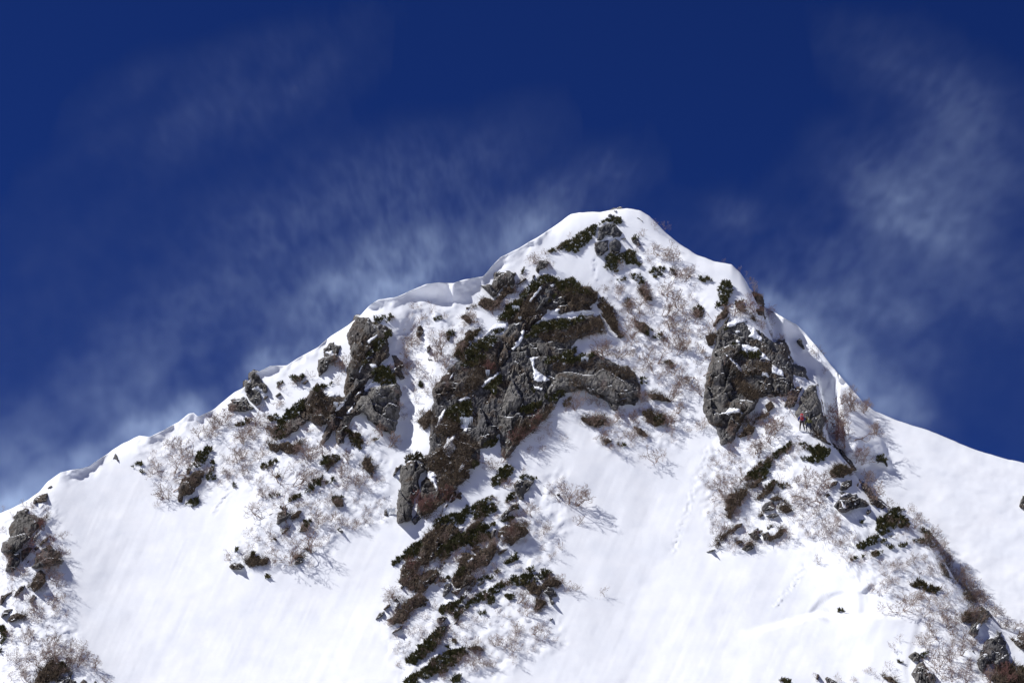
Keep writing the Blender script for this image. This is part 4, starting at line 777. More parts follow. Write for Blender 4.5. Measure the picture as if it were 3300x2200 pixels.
pine('I', [(470,402),(542,325),(602,372),(602,452),(542,542),(500,560),(450,590),(480,520),(500,470)], thick=.7, label='bushy upright pine leaning over the top of the right rock tower'); pine('I', [(240,582),(292,545),(342,592),(332,652),(262,642)], 'pinebrown', dens=26, label='small pine top on a bare trunk left of the right rock tower'); pine('I', [(640,512),(712,495),(722,562),(662,582)], 'pinebrown', dens=24)
pine('I', [(290,282),(362,265),(432,302),(352,342)], dens=24, label='small pine tuft on clean snow above the right rock tower'); pine('I', [(780,1002),(862,990),(892,1032),(792,1042)]); pine('I', [(700,1002),(742,980),(762,1022)], dens=26); pine('I', [(520,772),(582,750),(582,792)], dens=26); pine('I', [(690,600),(760,595),(740,620)], dens=20); pine('I', [(400,600),(440,580),(450,610)], dens=18)
pine('I', [(600,900),(640,892),(640,915),(600,920)], dens=24); pine('I', [(830,450),(900,470),(890,500)], 'pinebrown', dens=18); pine('I', [(0,1080),(40,1100),(60,1150),(10,1130)], dens=14)
pine('J', [(940,692),(1042,612),(1122,542),(1172,530),(1152,602),(1062,642),(982,702)], label='upper pine strip slanting down-left from the climbers path'); pine('J', [(710,862),(802,782),(902,722),(992,690),(962,782),(972,852),(882,872),(762,882)], label='pine mat on the shrubby ridge above the large tawny grass bank'); pine('J', [(1030,932),(1132,915),(1142,952),(1062,972)], dens=26)
pine('J', [(930,960),(980,880),(1030,885),(1020,920),(960,960)], dens=22); pine('J', [(1290,582),(1422,562),(1542,592),(1532,652),(1432,702),(1332,712),(1260,682),(1372,642)], label='wide pine bush on the snow rib directly below the climbers'); pine('J', [(1270,552),(1302,512),(1342,512),(1292,572)], dens=22); pine('J', [(1540,800),(1620,740),(1720,760),(1700,800),(1600,830)], 'pinebrown', dens=20)
pine('J', [(1995,1262),(2062,1202),(2122,1142),(2232,1162),(2182,1212),(2262,1222),(2282,1312),(2182,1332),(2062,1392),(1962,1402),(1992,1312)], label='largest pine mat on the right-hand ridge below the dark rock heap'); pine('J', [(1810,1522),(1902,1452),(2002,1402),(1962,1482),(1852,1522)]); pine('J', [(1735,1312),(1802,1275),(1852,1275),(1782,1312)], dens=18)
pine('J', [(895,240),(975,222),(975,260),(900,265)], dens=22); pine('J', [(880,1375),(1000,1300),(1010,1340),(920,1370)], 'pinebrown', dens=16); pine('J', [(980,1040),(1070,1010),(1080,1030),(1000,1050)], 'pinebrown', dens=18); pine('J', [(1975,680),(2010,650),(2060,655),(2080,700),(2010,690)], dens=18)
pine('K', [(810,492),(902,452),(912,472),(832,502)], dens=24); pine('K', [(605,532),(642,500),(762,510),(652,532)], dens=24); pine('K', [(1020,432),(1102,392),(1122,422),(1052,442)], dens=26); pine('K', [(1168,372),(1190,340),(1262,382),(1232,412)], dens=20); pine('K', [(1140,742),(1202,702),(1282,742),(1392,792),(1332,812),(1242,792)], 'pinebrown', dens=26, label='brownish pine patch on the right ridge beside the slab fracture')
pine('K', [(690,432),(740,380),(800,360),(850,345),(850,380),(790,410),(700,445)], dens=26); pine('K', [(880,400),(940,345),(980,345),(940,375),(900,400)], dens=18); pine('K', [(920,400),(970,400),(1000,430),(960,440)], dens=16); pine('K', [(1240,280),(1290,275),(1300,330),(1260,330)], dens=24)
pine('K', [(1005,1402),(1062,1360),(1112,1372),(1082,1412)], 'pinebrown'); pine('K', [(15,1575),(92,1540),(145,1552),(100,1575)]); pine('K', [(520,958),(560,948),(605,972),(580,978)], dens=20); pine('K', [(915,800),(950,795),(965,825),(930,825)], dens=18); pine('K', [(985,1060),(1010,1050),(1015,1065)], dens=14)
pine('K', [(1225,1330),(1270,1320),(1265,1360),(1235,1360)], dens=24); pine('K', [(1090,1180),(1130,1180),(1155,1205),(1120,1200)], dens=16); pine('K', [(2040,1440),(2091,1430),(2091,1500)], dens=22); pine('K', [(640,255),(700,215),(760,205),(700,240)], dens=16)
pine('A', [(1640,760),(1672,692),(1752,635),(1775,660),(1752,722),(1702,782),(1642,802),(1582,862),(1568,842)], thick=.55, label='dome-shaped green pine above the brown grassy rock on the lower left ridge'); pine('A', [(1550,1142),(1592,1082),(1662,1060),(1685,1100),(1642,1150)], dens=20, label='frosted round pine at the lower tip of the brown grassy rock'); pine('A', [(1720,922),(1762,862),(1782,762),(1812,792),(1792,852),(1835,892),(1762,922)], dens=22)
pine('A', [(1090,805),(1150,770),(1210,770),(1180,795),(1110,815)], dens=14); pine('A', [(1120,850),(1170,820),(1200,840),(1150,860)], dens=10); pine('A', [(1990,450),(2030,400),(2110,410),(2070,435),(2010,460)], dens=20)
pine('B', [(-10,1090),(42,1100),(65,1140),(30,1160),(-10,1150)], dens=28); pine('B', [(-10,1205),(35,1190),(70,1180),(30,1235),(-10,1230)], dens=22); pine('B', [(-10,1300),(15,1280),(18,1340),(-10,1350)], dens=20); pine('B', [(470,1450),(520,1400),(590,1430),(560,1460)], 'pinebrown', dens=20); pine('B', [(370,440),(430,410),(500,455),(440,470)], 'pinebrown', dens=18); pine('B', [(2230,700),(2260,665),(2310,680),(2270,705)], dens=16)
# ---------------------------------------------------------------- bare birches and scrub
def tube(segs, sides=3):
    p0 = np.array([s[0] for s in segs]); p1 = np.array([s[1] for s in segs]); r0 = np.array([s[2] for s in segs]); r1 = np.array([s[3] for s in segs])
    d = p1 - p0; d /= np.linalg.norm(d, axis=1, keepdims=True) + 1e-9
    a = np.where(np.abs(d[:, 2:3]) < .9, np.array([[0, 0, 1.0]]), np.array([[1.0, 0, 0]]))
    x = np.cross(d, a); x /= np.linalg.norm(x, axis=1, keepdims=True); y = np.cross(d, x)
    n = len(segs); ang = np.arange(sides) * 2 * PI / sides
    ring = np.cos(ang)[None, :, None] * x[:, None] + np.sin(ang)[None, :, None] * y[:, None]
    V = np.concatenate([p0[:, None] + ring * r0[:, None, None], p1[:, None] + ring * r1[:, None, None]], 1).reshape(-1, 3)
    k = np.arange(n)[:, None] * 2 * sides
    f = np.concatenate([k + np.array([[i, (i + 1) % sides, sides + (i + 1) % sides, sides + i]]) for i in range(sides)], 0)
    return V, f
def grow(seed, h, stems, spread, fine, r0, levels=4, crook=.33):
    rd = np.random.default_rng(seed); big, small = [], []
    def branch(p, d, L, r, lev):
        n = max(3, int(L / (h * .055)))
        l = L / n; kids = []
        for i in range(n):
            d = d + rd.normal(0, crook, 3); d[2] += .06; d /= np.linalg.norm(d)
            q = p + d * l; rr = r * (1 - .55 * (i + 1) / n)
            ra = r * (1 - .55 * i / n)
            (big if ra > fine * 2.0 else small).append((p, q, max(ra, fine), max(rr, fine)))
            p = q
            if lev < levels and i >= n * .25 and rd.random() < (.62 if lev < 2 else .5):
                s = d + rd.normal(0, .75, 3); s[2] += .15; s /= np.linalg.norm(s)
                kids.append((p.copy(), s, L * rd.uniform(.42, .68), rr * .62))
        if lev < levels:
            for _ in range(2):
                s = d + rd.normal(0, .5, 3); s /= np.linalg.norm(s)
                kids.append((p.copy(), s, L * rd.uniform(.4, .6), max(rr, fine)))
        for k in kids: branch(*k, lev + 1)
    for i in range(stems):
        a = rd.uniform(0, 2 * PI)
        d = np.array([math.cos(a) * spread * rd.uniform(.5, 1.2), math.sin(a) * spread * rd.uniform(.5, 1.2), 1.0]); d /= np.linalg.norm(d)
        branch(np.array([rd.normal(0, .03 * h), rd.normal(0, .03 * h), -.08 * h]), d, h * rd.uniform(.42, .6), r0 * rd.uniform(.7, 1.1), 1)
    return big, small
def mk_mesh(name, segs, mat):
    V, f = tube(segs); me = bpy.data.meshes.new(name)
    me.from_pydata([tuple(v) for v in V], [], [tuple(x) for x in f]); me.materials.append(mat); return me
BIG, MID, LOW = [], [], []
for i in range(7):
    b, s = grow(100 + i, 5.0, 1 + i % 3, .55, .014, .105, 4)
    BIG.append((mk_mesh('birch_trunk', b, M['twig']), mk_mesh('birch_twigs', s, M['twig'])))
for i in range(7):
    b, s = grow(200 + i, 2.6, 3 + i % 3, .7, .011, .045, 4)
    MID.append((mk_mesh('scrub_stem', b, M['twig']), mk_mesh('scrub_twigs', s, M['twig'])))
LOWSEG = []
for i in range(6):
    b, s = grow(300 + i, 1.2, 3 + i % 3, .8, .009, .02, 3)
    LOWSEG.append(b + s); LOW.append(mk_mesh('low_twigs', b + s, M['twig']))
SHQ = []
def shrub(u, v, hpx, lean=0.0, red=False, label=None, look=None, far=False, tilt=.38):
    D = depth_at(u, v) - .03
    if hpx is None: return
    h = hpx * D / FPX
    P = pt(u, v, D)
    z = Vector((lean, -tilt, 1)).normalized()
    q = z.to_track_quat('Z', 'Y') @ Quaternion((0, 0, 1), random.uniform(0, 2 * PI))
    tall = 'tall' if hpx > 62 else 'mid-height' if hpx > 38 else 'low'
    tone = 'red-brown' if red else 'bare'
    habit = 'birch' if h > 2.6 else 'scrub'
    ln = ' leaning left' if lean < -.35 else ' leaning right' if lean > .35 else ''
    if h > 3.1: k = random.choice(BIG); sc = h / 5.0
    elif h > 1.3: k = random.choice(MID); sc = h / 2.6
    else: k = random.choice(LOW); sc = h / 1.2
    if isinstance(k, tuple):
        r = bpy.data.objects.new('bare_birch' if h > 2.6 else 'bare_shrub', None); C.objects.link(r)
        for nm, me in (('trunk', k[0]), ('twigs', k[1])):
            if red:
                if me.name + '_red' not in bpy.data.meshes:
                    m2 = me.copy(); m2.name = me.name + '_red'; m2.materials.clear(); m2.materials.append(M['redtwig'])
                me = bpy.data.meshes[me.name + '_red']
            c = bpy.data.objects.new(nm, me); C.objects.link(c); c.parent = r
    else:
        r = bpy.data.objects.new('bare_shrub', k); C.objects.link(r)
    r.location = tuple(P); r.rotation_mode = 'QUATERNION'; r.rotation_quaternion = q; r.scale = (sc, sc, sc)
    reg(r, 'shrub', u, v, look or f'{tall} {"red-brown bare" if red else "leafless"} {habit}{ln}', 'birch' if habit == 'birch' else 'shrub', 'leafless birches and scrub on the snow', label, hpx)
def shrubs(tagz, items):
    x0, y0, s = Z[tagz]
    for it in items:
        x, y, h = it[:3]; lean = it[3] if len(it) > 3 else random.uniform(-.25, .25); kw = it[4] if len(it) > 4 else {}
        SHQ.append((h / s + (1000 if 'label' in kw else 0), x0 + x / s, y0 + y / s, h / s * (.62 if kw.get('red') and tagz == 'I' and x > 730 and y < 600 else 1), lean, kw))
shrubs('D', [(630,1115,400,.1),(550,1110,420,-.7,dict(label='wide leafless birch spreading to the left from the dark rock on the left slope')),(600,760,300,.1),(880,1390,380,-.6),(1325,790,260,0),(945,1150,200,0),(880,520,240,.2),(740,780,280,.4),(300,640,180,-.3),(230,520,140),(400,540,180),(720,480,160),(1000,500,200),(900,700,160),(1180,700,200,.2),(1240,560,180),(1560,300,180),(1640,410,200,.2),(1420,400,150),(1650,1050,120),(1080,1110,180),(700,1520,240,-.4),(560,1440,180,-.4),(130,1480,150,-.5),(330,1420,120),(100,120,200),(370,230,260,0),(30,200,220),(280,330,200),(620,330,140),(1150,820,120,.3),(1290,1200,150),(1060,1320,120),(1200,1150,140),(460,900,170,-.4),(400,1000,150,-.5)])
shrubs('E', [(1640,275,260,.05,dict(label='fan-shaped leafless birch alone on the snow right of the mushroom boulder')),(1560,260,230,-.25),(1690,280,220,.5),(1380,375,150,-.2),(1690,425,130,.2),(1595,610,90,.1),(1900,945,100,.2),(1560,870,160,.2),(1340,1080,150,0),(1100,1300,140),(1390,1215,120,.3),(1240,1340,130,.1),(950,1450,90,-.2),(380,960,120,-.3),(350,1000,110,-.4),(400,1250,70,.1),(610,1110,90,.1),(830,690,110),(1180,160,120,.2),(1280,990,150),(1000,1420,110,.2),(1050,1450,90),(1280,1200,110),(1480,1190,80,.5),(1620,900,110,.7),(1690,900,90,.6),(1200,560,130,-.1),(1120,600,110),(1270,560,100,.3),(760,260,160,.1,dict(red=True)),(570,330,140,.2,dict(red=True)),(560,290,150,-.2,dict(red=True)),(640,300,130,.2,dict(red=True)),(500,750,120,.2,dict(red=True)),(1240,500,110,.2,dict(red=True)),(200,180,90),(90,130,140),(260,120,110),(1440,620,70),(700,870,110),(480,1080,100),(1000,340,60),(1310,60,70)])
shrubs('G', [(2170,1085,220,.2),(2070,1570,330,.05,dict(label='upright leafless birch standing clear on the snow right of the overhanging rock nose')),(1740,1480,240,.25),(1600,1455,280,-.1),(1950,1055,260,.3),(2260,560,240,.2),(2330,760,260,.3),(2100,500,180,.2),(2000,900,200,.2),(1860,1060,180,.1),(1880,1290,260,0),(2280,1060,260,.2),(2200,900,220,.3),(2330,1390,260,.3),(1760,880,140,.2),(1600,860,120,.2),(2250,1230,220,.2),(1480,1310,140,-.1),(1060,600,110,.2),(900,600,130,.2),(940,580,150,.1),(1190,480,110,.2),(1040,510,100),(420,1130,220,-.2),(380,1140,180,-.4),(560,1080,190,.1),(640,1000,160,.2),(760,900,130),(850,760,130),(1120,640,110,.2),(700,780,120,.2,dict(red=True)),(60,1440,250,-.1),(100,1560,200,.1),(440,1000,140),(1980,330,110,.3),(2080,260,120,.3,),(2170,260,100,.3,dict(red=True)),(1930,480,90),(2060,640,130,.3),(1780,640,110,.1),(1280,340,70)])
shrubs('H', [(2070,565,270,.05),(2120,650,180,.1),(1750,465,200,.35),(1600,470,230,0),(1340,945,220,.05),(1240,960,130),(1560,910,140,.2),(1480,880,160,-.2),(2095,1430,240,-.35,dict(label='slanting leafless birch on the clean snow below the overhanging rock nose')),(2200,1095,240,.3),(2240,790,240,.1),(1590,1270,220,-.45),(1500,1080,180,-.2),(1850,1230,170,.1),(1900,1050,150),(1960,860,180,.2),(2300,700,200,.3),(1210,1240,100),(1000,1260,120,.1),(1110,1200,120),(900,1350,120,.1),(1030,1330,90),(1060,1140,110,.2),(1700,1060,160,.3),(1760,1340,110,.3),(500,600,180,.1,dict(red=True)),(560,1500,150,.2),(640,1440,170,.1),(450,1440,140),(860,1180,220,.1,dict(red=True)),(780,1260,200,.2,dict(red=True)),(960,1060,180,.2,dict(red=True)),(1610,760,130,.1,dict(red=True)),(1370,740,150,.1,dict(red=True)),(2000,420,200,.2),(2200,330,260,.3),(2310,420,240,.3),(1870,330,200,.3)])
shrubs('I', [(330,1200,330,-.6,dict(label='large twisted leafless birch reaching left from the huge grey rock tower wall')),(110,960,230,-.2),(330,1395,240,-.2),(410,1020,260,-.5),(430,810,260,-.55),(630,640,260,.15),(660,600,200,.5),(690,640,180,.4),(60,1200,200,-.2),(160,700,240,.2),(90,560,240,.2),(190,290,150,.1,),(60,330,200,.2),(30,120,160,.2),(50,800,150,-.2),(150,840,160,.1),(250,700,200,-.2),(20,1440,200,.2),(90,1560,180,.2),(230,1300,160,-.3),(1420,1040,150,.1),(1400,1000,120,.2),(1650,1470,160,.2),(1480,1180,80),(1740,1545,240,.05),(1880,1530,160,.2),(1600,1600,180,.1,dict(red=True)),(1540,1560,200,.1,dict(red=True)),(1690,1590,150),(960,700,110,.2),(1000,860,140,.1),(900,760,160,.2),(1060,880,120),(830,620,200,.2,dict(red=True)),(780,330,140,.35,dict(red=True)),(830,400,150,.3,dict(red=True)),(740,260,90,.3,dict(red=True)),(870,470,140,.35,dict(red=True)),(800,480,200,.1,dict(red=True)),(780,560,220,.1,dict(red=True)),(540,130,50,.3,dict(red=True)),(1160,1500,200,.1),(1250,1320,120,.2,dict(red=True)),(980,1480,120,.1,dict(red=True)),(940,620,140,.3,dict(red=True)),(680,220,70,.3)])
shrubs('J', [(640,935,240,.2),(570,1060,260,-.55,dict(label='leafless birch arching left off the large tawny grass bank')),(500,1400,200,-.3),(870,640,220,.2),(830,620,200,-.3),(980,520,280,.3),(1010,420,240,.3),(930,430,260,0),(1060,400,220,.3),(1770,485,330,.15,dict(label='tall thin birch on the snowy spur beyond the pale crag')),(1700,440,260,.1),(1620,340,260,.2,dict(red=True)),(1560,420,260,.1,dict(red=True)),(1680,470,200,.3,dict(red=True)),(1500,380,220,.1,dict(red=True)),(1600,1310,130,.1),(1510,1350,100,0),(1380,1060,300,-.2),(1420,1000,260,.2),(1330,940,240,0),(1480,900,220,.2),(1460,1080,200,.2),(1290,1070,130,-.1),(1540,1390,90),(1100,1480,120,.3),(1050,1510,110),(1160,1420,150,.2),(1200,1270,130,.2),(960,1310,110,.1),(1840,720,220,.3),(1790,700,180,.2,dict(red=True)),(1850,860,180,.3),(1900,960,220,.3),(1980,1060,220,.3),(2080,1130,180,.3),(1940,420,160,.3),(1980,430,160,.2),(1780,220,180,.2),(1870,240,160,.1,),(1740,80,140,.2),(1050,770,120,.2),(1220,640,80),(1180,1080,160,.2),(720,860,120,-.4),(60,380,160,.2),(190,420,100,.2),(330,400,170,-.3),(40,520,90),(640,1550,130,.2),(1500,1150,110,-.4),(1560,1480,120),(1660,1480,110),(1250,560,90),(2340,1320,220,.2),(1690,560,240,.25,dict(red=True)),(1600,500,220,.2,dict(red=True)),(1650,620,180,.3),(1390,420,90,.2,dict(red=True))])
shrubs('K', [(1360,1185,220,-.05),(1480,1395,200,.0,dict(label='upright reddish birch between the pale split rock and the big dark crag')),(1600,1205,170,.1),(1370,1475,270,-.1),(1070,955,230,.05),(980,725,130,.2),(1010,970,160),(870,835,120,.1),(1250,1010,180,.1),(1400,1020,180),(1700,890,180,.2),(1570,760,170,.2),(1490,650,150,.25),(1350,410,140,.3),(1220,200,110,.2),(1860,1010,150,.3),(2010,1110,150,.3),(1900,1110,130,.2),(340,1545,90,-.1),(520,1560,90,.1),(830,1510,90,-.3),(1330,300,110,.3),(1410,500,130,.3),(1640,810,150,.3),(1760,960,150,.3),(1290,900,180),(1140,900,140,.1),(1440,1100,170,.1),(1310,1090,150),(1520,1080,150,.1),(1240,1240,140,.2),(1560,1330,160,.1),(1640,1460,150,.1),(1800,1560,200,-.2),(1900,1500,200,.1,dict(red=True)),(1960,1560,200,.1,dict(red=True)),(1480,1560,180,-.1),(1600,1560,170,.2),(900,980,110),(540,250,130,.1),(430,280,110),(540,420,100),(370,570,100,-.1),(720,590,90,.1),(880,600,80,.3),(1170,560,90,.2),(1560,640,130,.3),(1650,1000,130,.2),(2060,1200,160,.2),(1000,1290,110,.3),(1050,1220,90),(780,1480,80),(960,1450,100),(650,1560,80)])
shrubs('K', [(1310,350,150,.5),(1385,475,150,.5),(1455,590,160,.5),(1535,705,170,.5),(1615,790,170,.5),(1700,890,170,.5),(1165,190,120,.5),(1110,140,110,.5),(1430,540,130,.6),(1660,850,150,.6),(1840,1000,150,.5),(1960,1090,150,.5)])
shrubs('B', [(300,455,180,.2,dict(red=True)),(420,600,240,.1,dict(label='dead tree with a forked trunk before the dark rounded rock on the left rib')),(420,690,160,.6),(470,760,170,.3),(400,910,180,.3),(500,870,140,.3),(280,1195,150,-.3),(650,1430,240,.05,dict(label='slender upright birch by the bottom left rock')),(490,1400,240,-.25),(330,1430,240,-.25),(400,1300,180,.1),(800,1435,140,.2),(200,1545,180,-.3),(890,1565,110,.1),(450,1250,150,.2),(420,160,110,.1),(360,280,160,.2,dict(red=True)),(440,400,120,.3,dict(red=True)),(560,1380,180,.1),(600,1300,140,.2),(120,700,140,-.2),(60,640,110),(200,660,130),(300,960,150,.2),(230,1250,140,-.2),(60,1380,110),(30,300,90),(1330,85,60,-.4),(20,120,60),(520,500,120,.3),(350,1010,120,.3),(260,1060,120,.2)])
shrubs('A', [(1290,850,130,.1),(1400,820,270,-.1),(1480,860,280,.1),(1620,720,280,0),(1680,560,170,.2),(1750,520,170,.2),(1450,1000,280,-.2),(1420,1060,200,-.4),(1580,800,200,.1),(1520,680,180,-.2),(1340,1130,60,-.6),(1820,470,140,.2),(1780,560,140,.2),(2050,600,160),(2150,560,170,.1),(2250,520,170),(2000,760,180,-.2),(2150,470,150),(2030,470,110)])
shrubs('C', [(770,1010,130),(1160,860,200,.2),(1210,880,220,.05),(1120,820,160),(860,950,120,.2),(600,1050,110,.1),(1800,740,200,.1),(1840,640,200,.1),(1900,420,160,.1),(1930,850,140,.2),(2080,780,160,.1),(2060,1000,200,.1),(2300,700,160,.2),(1160,1000,130,.1),(560,1230,150),(1990,1080,140,-.2),(1830,900,180,.2)])
SHQ.sort(key=lambda q: -q[0])
for q in SHQ[:290]: shrub(q[1], q[2], q[3], q[4], **q[5])
# random scrub in the rough snow, up to the limit for single things, then one mass of tiny half-buried twigs
ALLPTS = []
for p in ROUGH:
    lo, hi = p.min(0), p.max(0); n = int(abs(np.prod(hi - lo)) / 400)
    u = RNG.uniform(lo[0], hi[0], n); v = RNG.uniform(lo[1], hi[1], n)
    m = (sdf(u, v, p) > 6) & (v > nearSky(u) + 25) & (v < 2260)
    m &= vnoise(u / 70, v / 50, 77) + .5 * vnoise(u / 22, v / 22, 78) > -.12
    ALLPTS += list(zip(u[m], v[m]))
random.shuffle(ALLPTS)
def litter(points, more):
    Vs, Fs, off = [], [], 0
    for u, v, hp in [(a, b, None) for a, b in points] + [(q[1], q[2], q[3]) for q in more]:
        D = depth_at(u, v) + .02; P = pt(u, v, D)
        V, f = tube(random.choice(LOWSEG)[::2], 3)
        a = random.uniform(0, 2 * PI); c, s = math.cos(a), math.sin(a); sc = random.uniform(.4, 1.15)
        if hp: sc = hp * D / FPX / 1.2 * 1.05
        W = np.stack([V[:, 0] * c - V[:, 1] * s, V[:, 0] * s + V[:, 1] * c, V[:, 2]], 1) * sc
        W[:, 1] -= .38 * W[:, 2]; W[:, 0] += random.uniform(-.3, .3) * W[:, 2]
        Vs.append(W + P); Fs.append(f + off); off += len(V)
    o = mesh_obj('twig_undergrowth', np.concatenate(Vs), np.concatenate(Fs), M['twig'])
    tag(o, 'tiny brown twigs of buried scrub sticking out of the snow', 'undergrowth', kind='stuff')
litter(ALLPTS[:1250], SHQ[290:])
# ---------------------------------------------------------------- icicles
def icicles(tagz, x, y, w, n, lmax, label):
    x0, y0, s = Z[tagz]
    bm_v, bm_f = [], []
    rd = np.random.default_rng(int(x))
    segs = []
    for i in range(n):
        u = x0 + (x + w * (i + .5) / n) / s; v = y0 + (y + rd.uniform(-6, 6)) / s
        D = min(depth_at(u, v), depth_at(u, v + 8), depth_at(u, v + 16)) - .12; P = pt(u, v, D); L = lmax / s * D / FPX * rd.uniform(.45, 1)
        a = P; 
        for k in range(3):
            b = a + np.array([rd.normal(0, .01), -.01, -L / 3]); segs.append((a, b, .085 * (1 - k / 3) + .008, .085 * (1 - (k + 1) / 3) + .008)); a = b
    V, f = tube(segs, 6)
    u, v = x0 + (x + w / 2) / s, y0 + y / s
    o = mesh_obj('icicle_cluster', V, f, M['ice'], origin=pt(u, v, depth_at(u, v)), smooth=True)
    reg(o, 'ice', u, v, '', 'icicles', 'icicles hanging from the cliffs', label)
m, nt, b = new_mat('ice'); n_ = noise(nt, pos(nt), 3, 2)
nt.links.new(ramp(nt, n_, [(.3, (.68, .74, .82)), (.7, (.85, .88, .92))]), b.inputs['Base Color']); b.inputs['Roughness'].default_value = .15; b.inputs['Transmission Weight'].default_value = .35; M['ice'] = m
icicles('H', 240, 1010, 125, 9, 150, 'row of long icicles on the dark cliff, biggest of the icicle groups')
icicles('G', 735, 985, 70, 6, 50, 'short icicles under the pine edge at the top left of the central cliffs')
icicles('G', 795, 1090, 28, 3, 36, 'three little icicles below the short icicle row on the central cliffs')
icicles('H', 485, 565, 40, 4, 75, 'thin icicles on the broad dark brown cliff, beside reddish stalks')
icicles('H', 1390, 440, 70, 6, 50, 'icicles hanging under the pine cushions above the rock nose')
icicles('D', 1610, 990, 75, 7, 90, 'icicle curtain left of the upright rock tower with mossy top')
icicles('C', 1105, 1160, 40, 4, 70, 'small icicles at the lower edge of the dark brown crag on the left')
# ---------------------------------------------------------------- the two climbers
def skin(name, verts, edges, radii, mat, parent=None, sub=2, root=0):
    me = bpy.data.meshes.new(name); me.from_pydata(verts, edges, []); me.materials.append(mat)
    o = bpy.data.objects.new(name, me); C.objects.link(o); o.parent = parent
    sm = o.modifiers.new('Skin', 'SKIN'); sm.use_smooth_shade = True
    lay = me.skin_vertices[0].data if me.skin_vertices else None
    if lay is None:
        bpy.context.view_layer.objects.active = o; lay = me.skin_vertices[0].data
    for i, r in enumerate(radii):
        rr = r if isinstance(r, tuple) else (r, r)
        lay[i].radius = rr; lay[i].use_root = (i == root)
    s = o.modifiers.new('Subdivision', 'SUBSURF'); s.levels = sub; s.render_levels = sub
    return o
def chain(pts, rads):
    return pts, [(i, i + 1) for i in range(len(pts) - 1)], rads
for nm, col, r in (('cloth_blue', (.02, .035, .22), .7), ('cloth_brown', (.045, .03, .034), .8), ('cloth_red', (.55, .015, .025), .55), ('cloth_darkred', (.28, .01, .02), .6), ('white_cloth', (.8, .8, .82), .5), ('skin', (.45, .28, .2), .6),
                   ('cloth_olive', (.10, .10, .03), .8), ('cloth_black', (.015, .015, .017), .7), ('cloth_navy', (.018, .025, .06), .8), ('helmet_yellow', (.42, .36, .08), .4), ('boot', (.03, .025, .028), .6), ('rope', (.45, .38, .33), .8)):
    M[nm] = plain(nm, col, r)
def hand(V, E, R, w, d, side):
    """five fingers rooted in a palm at the wrist vertex index w, pointing along d"""
    d = Vector(d).normalized(); wv = Vector(V[w]); sidev = d.cross(Vector((0, 0, 1))).normalized()
    palm = len(V); V.append(tuple(wv + d * .07)); R.append((.034, .022)); E.append((w, palm))
    for i, ln in enumerate((.065, .08, .085, .078)):
        a = wv + d * .1 + sidev * (i - 1.5) * .021; b_ = a + d * ln * .55 - Vector((0, 0, .012)); c = b_ + d * ln * .35 - Vector((0, 0, .03))
        k = len(V); V += [tuple(a), tuple(b_), tuple(c)]; R += [.010, .009, .008]; E += [(palm, k), (k, k + 1), (k + 1, k + 2)]
    a = wv + d * .045 + sidev * side * .045; b_ = a + d * .05 + sidev * side * .01
    k = len(V); V += [tuple(a), tuple(b_)]; R += [.012, .010]; E += [(palm, k), (k, k + 1)]
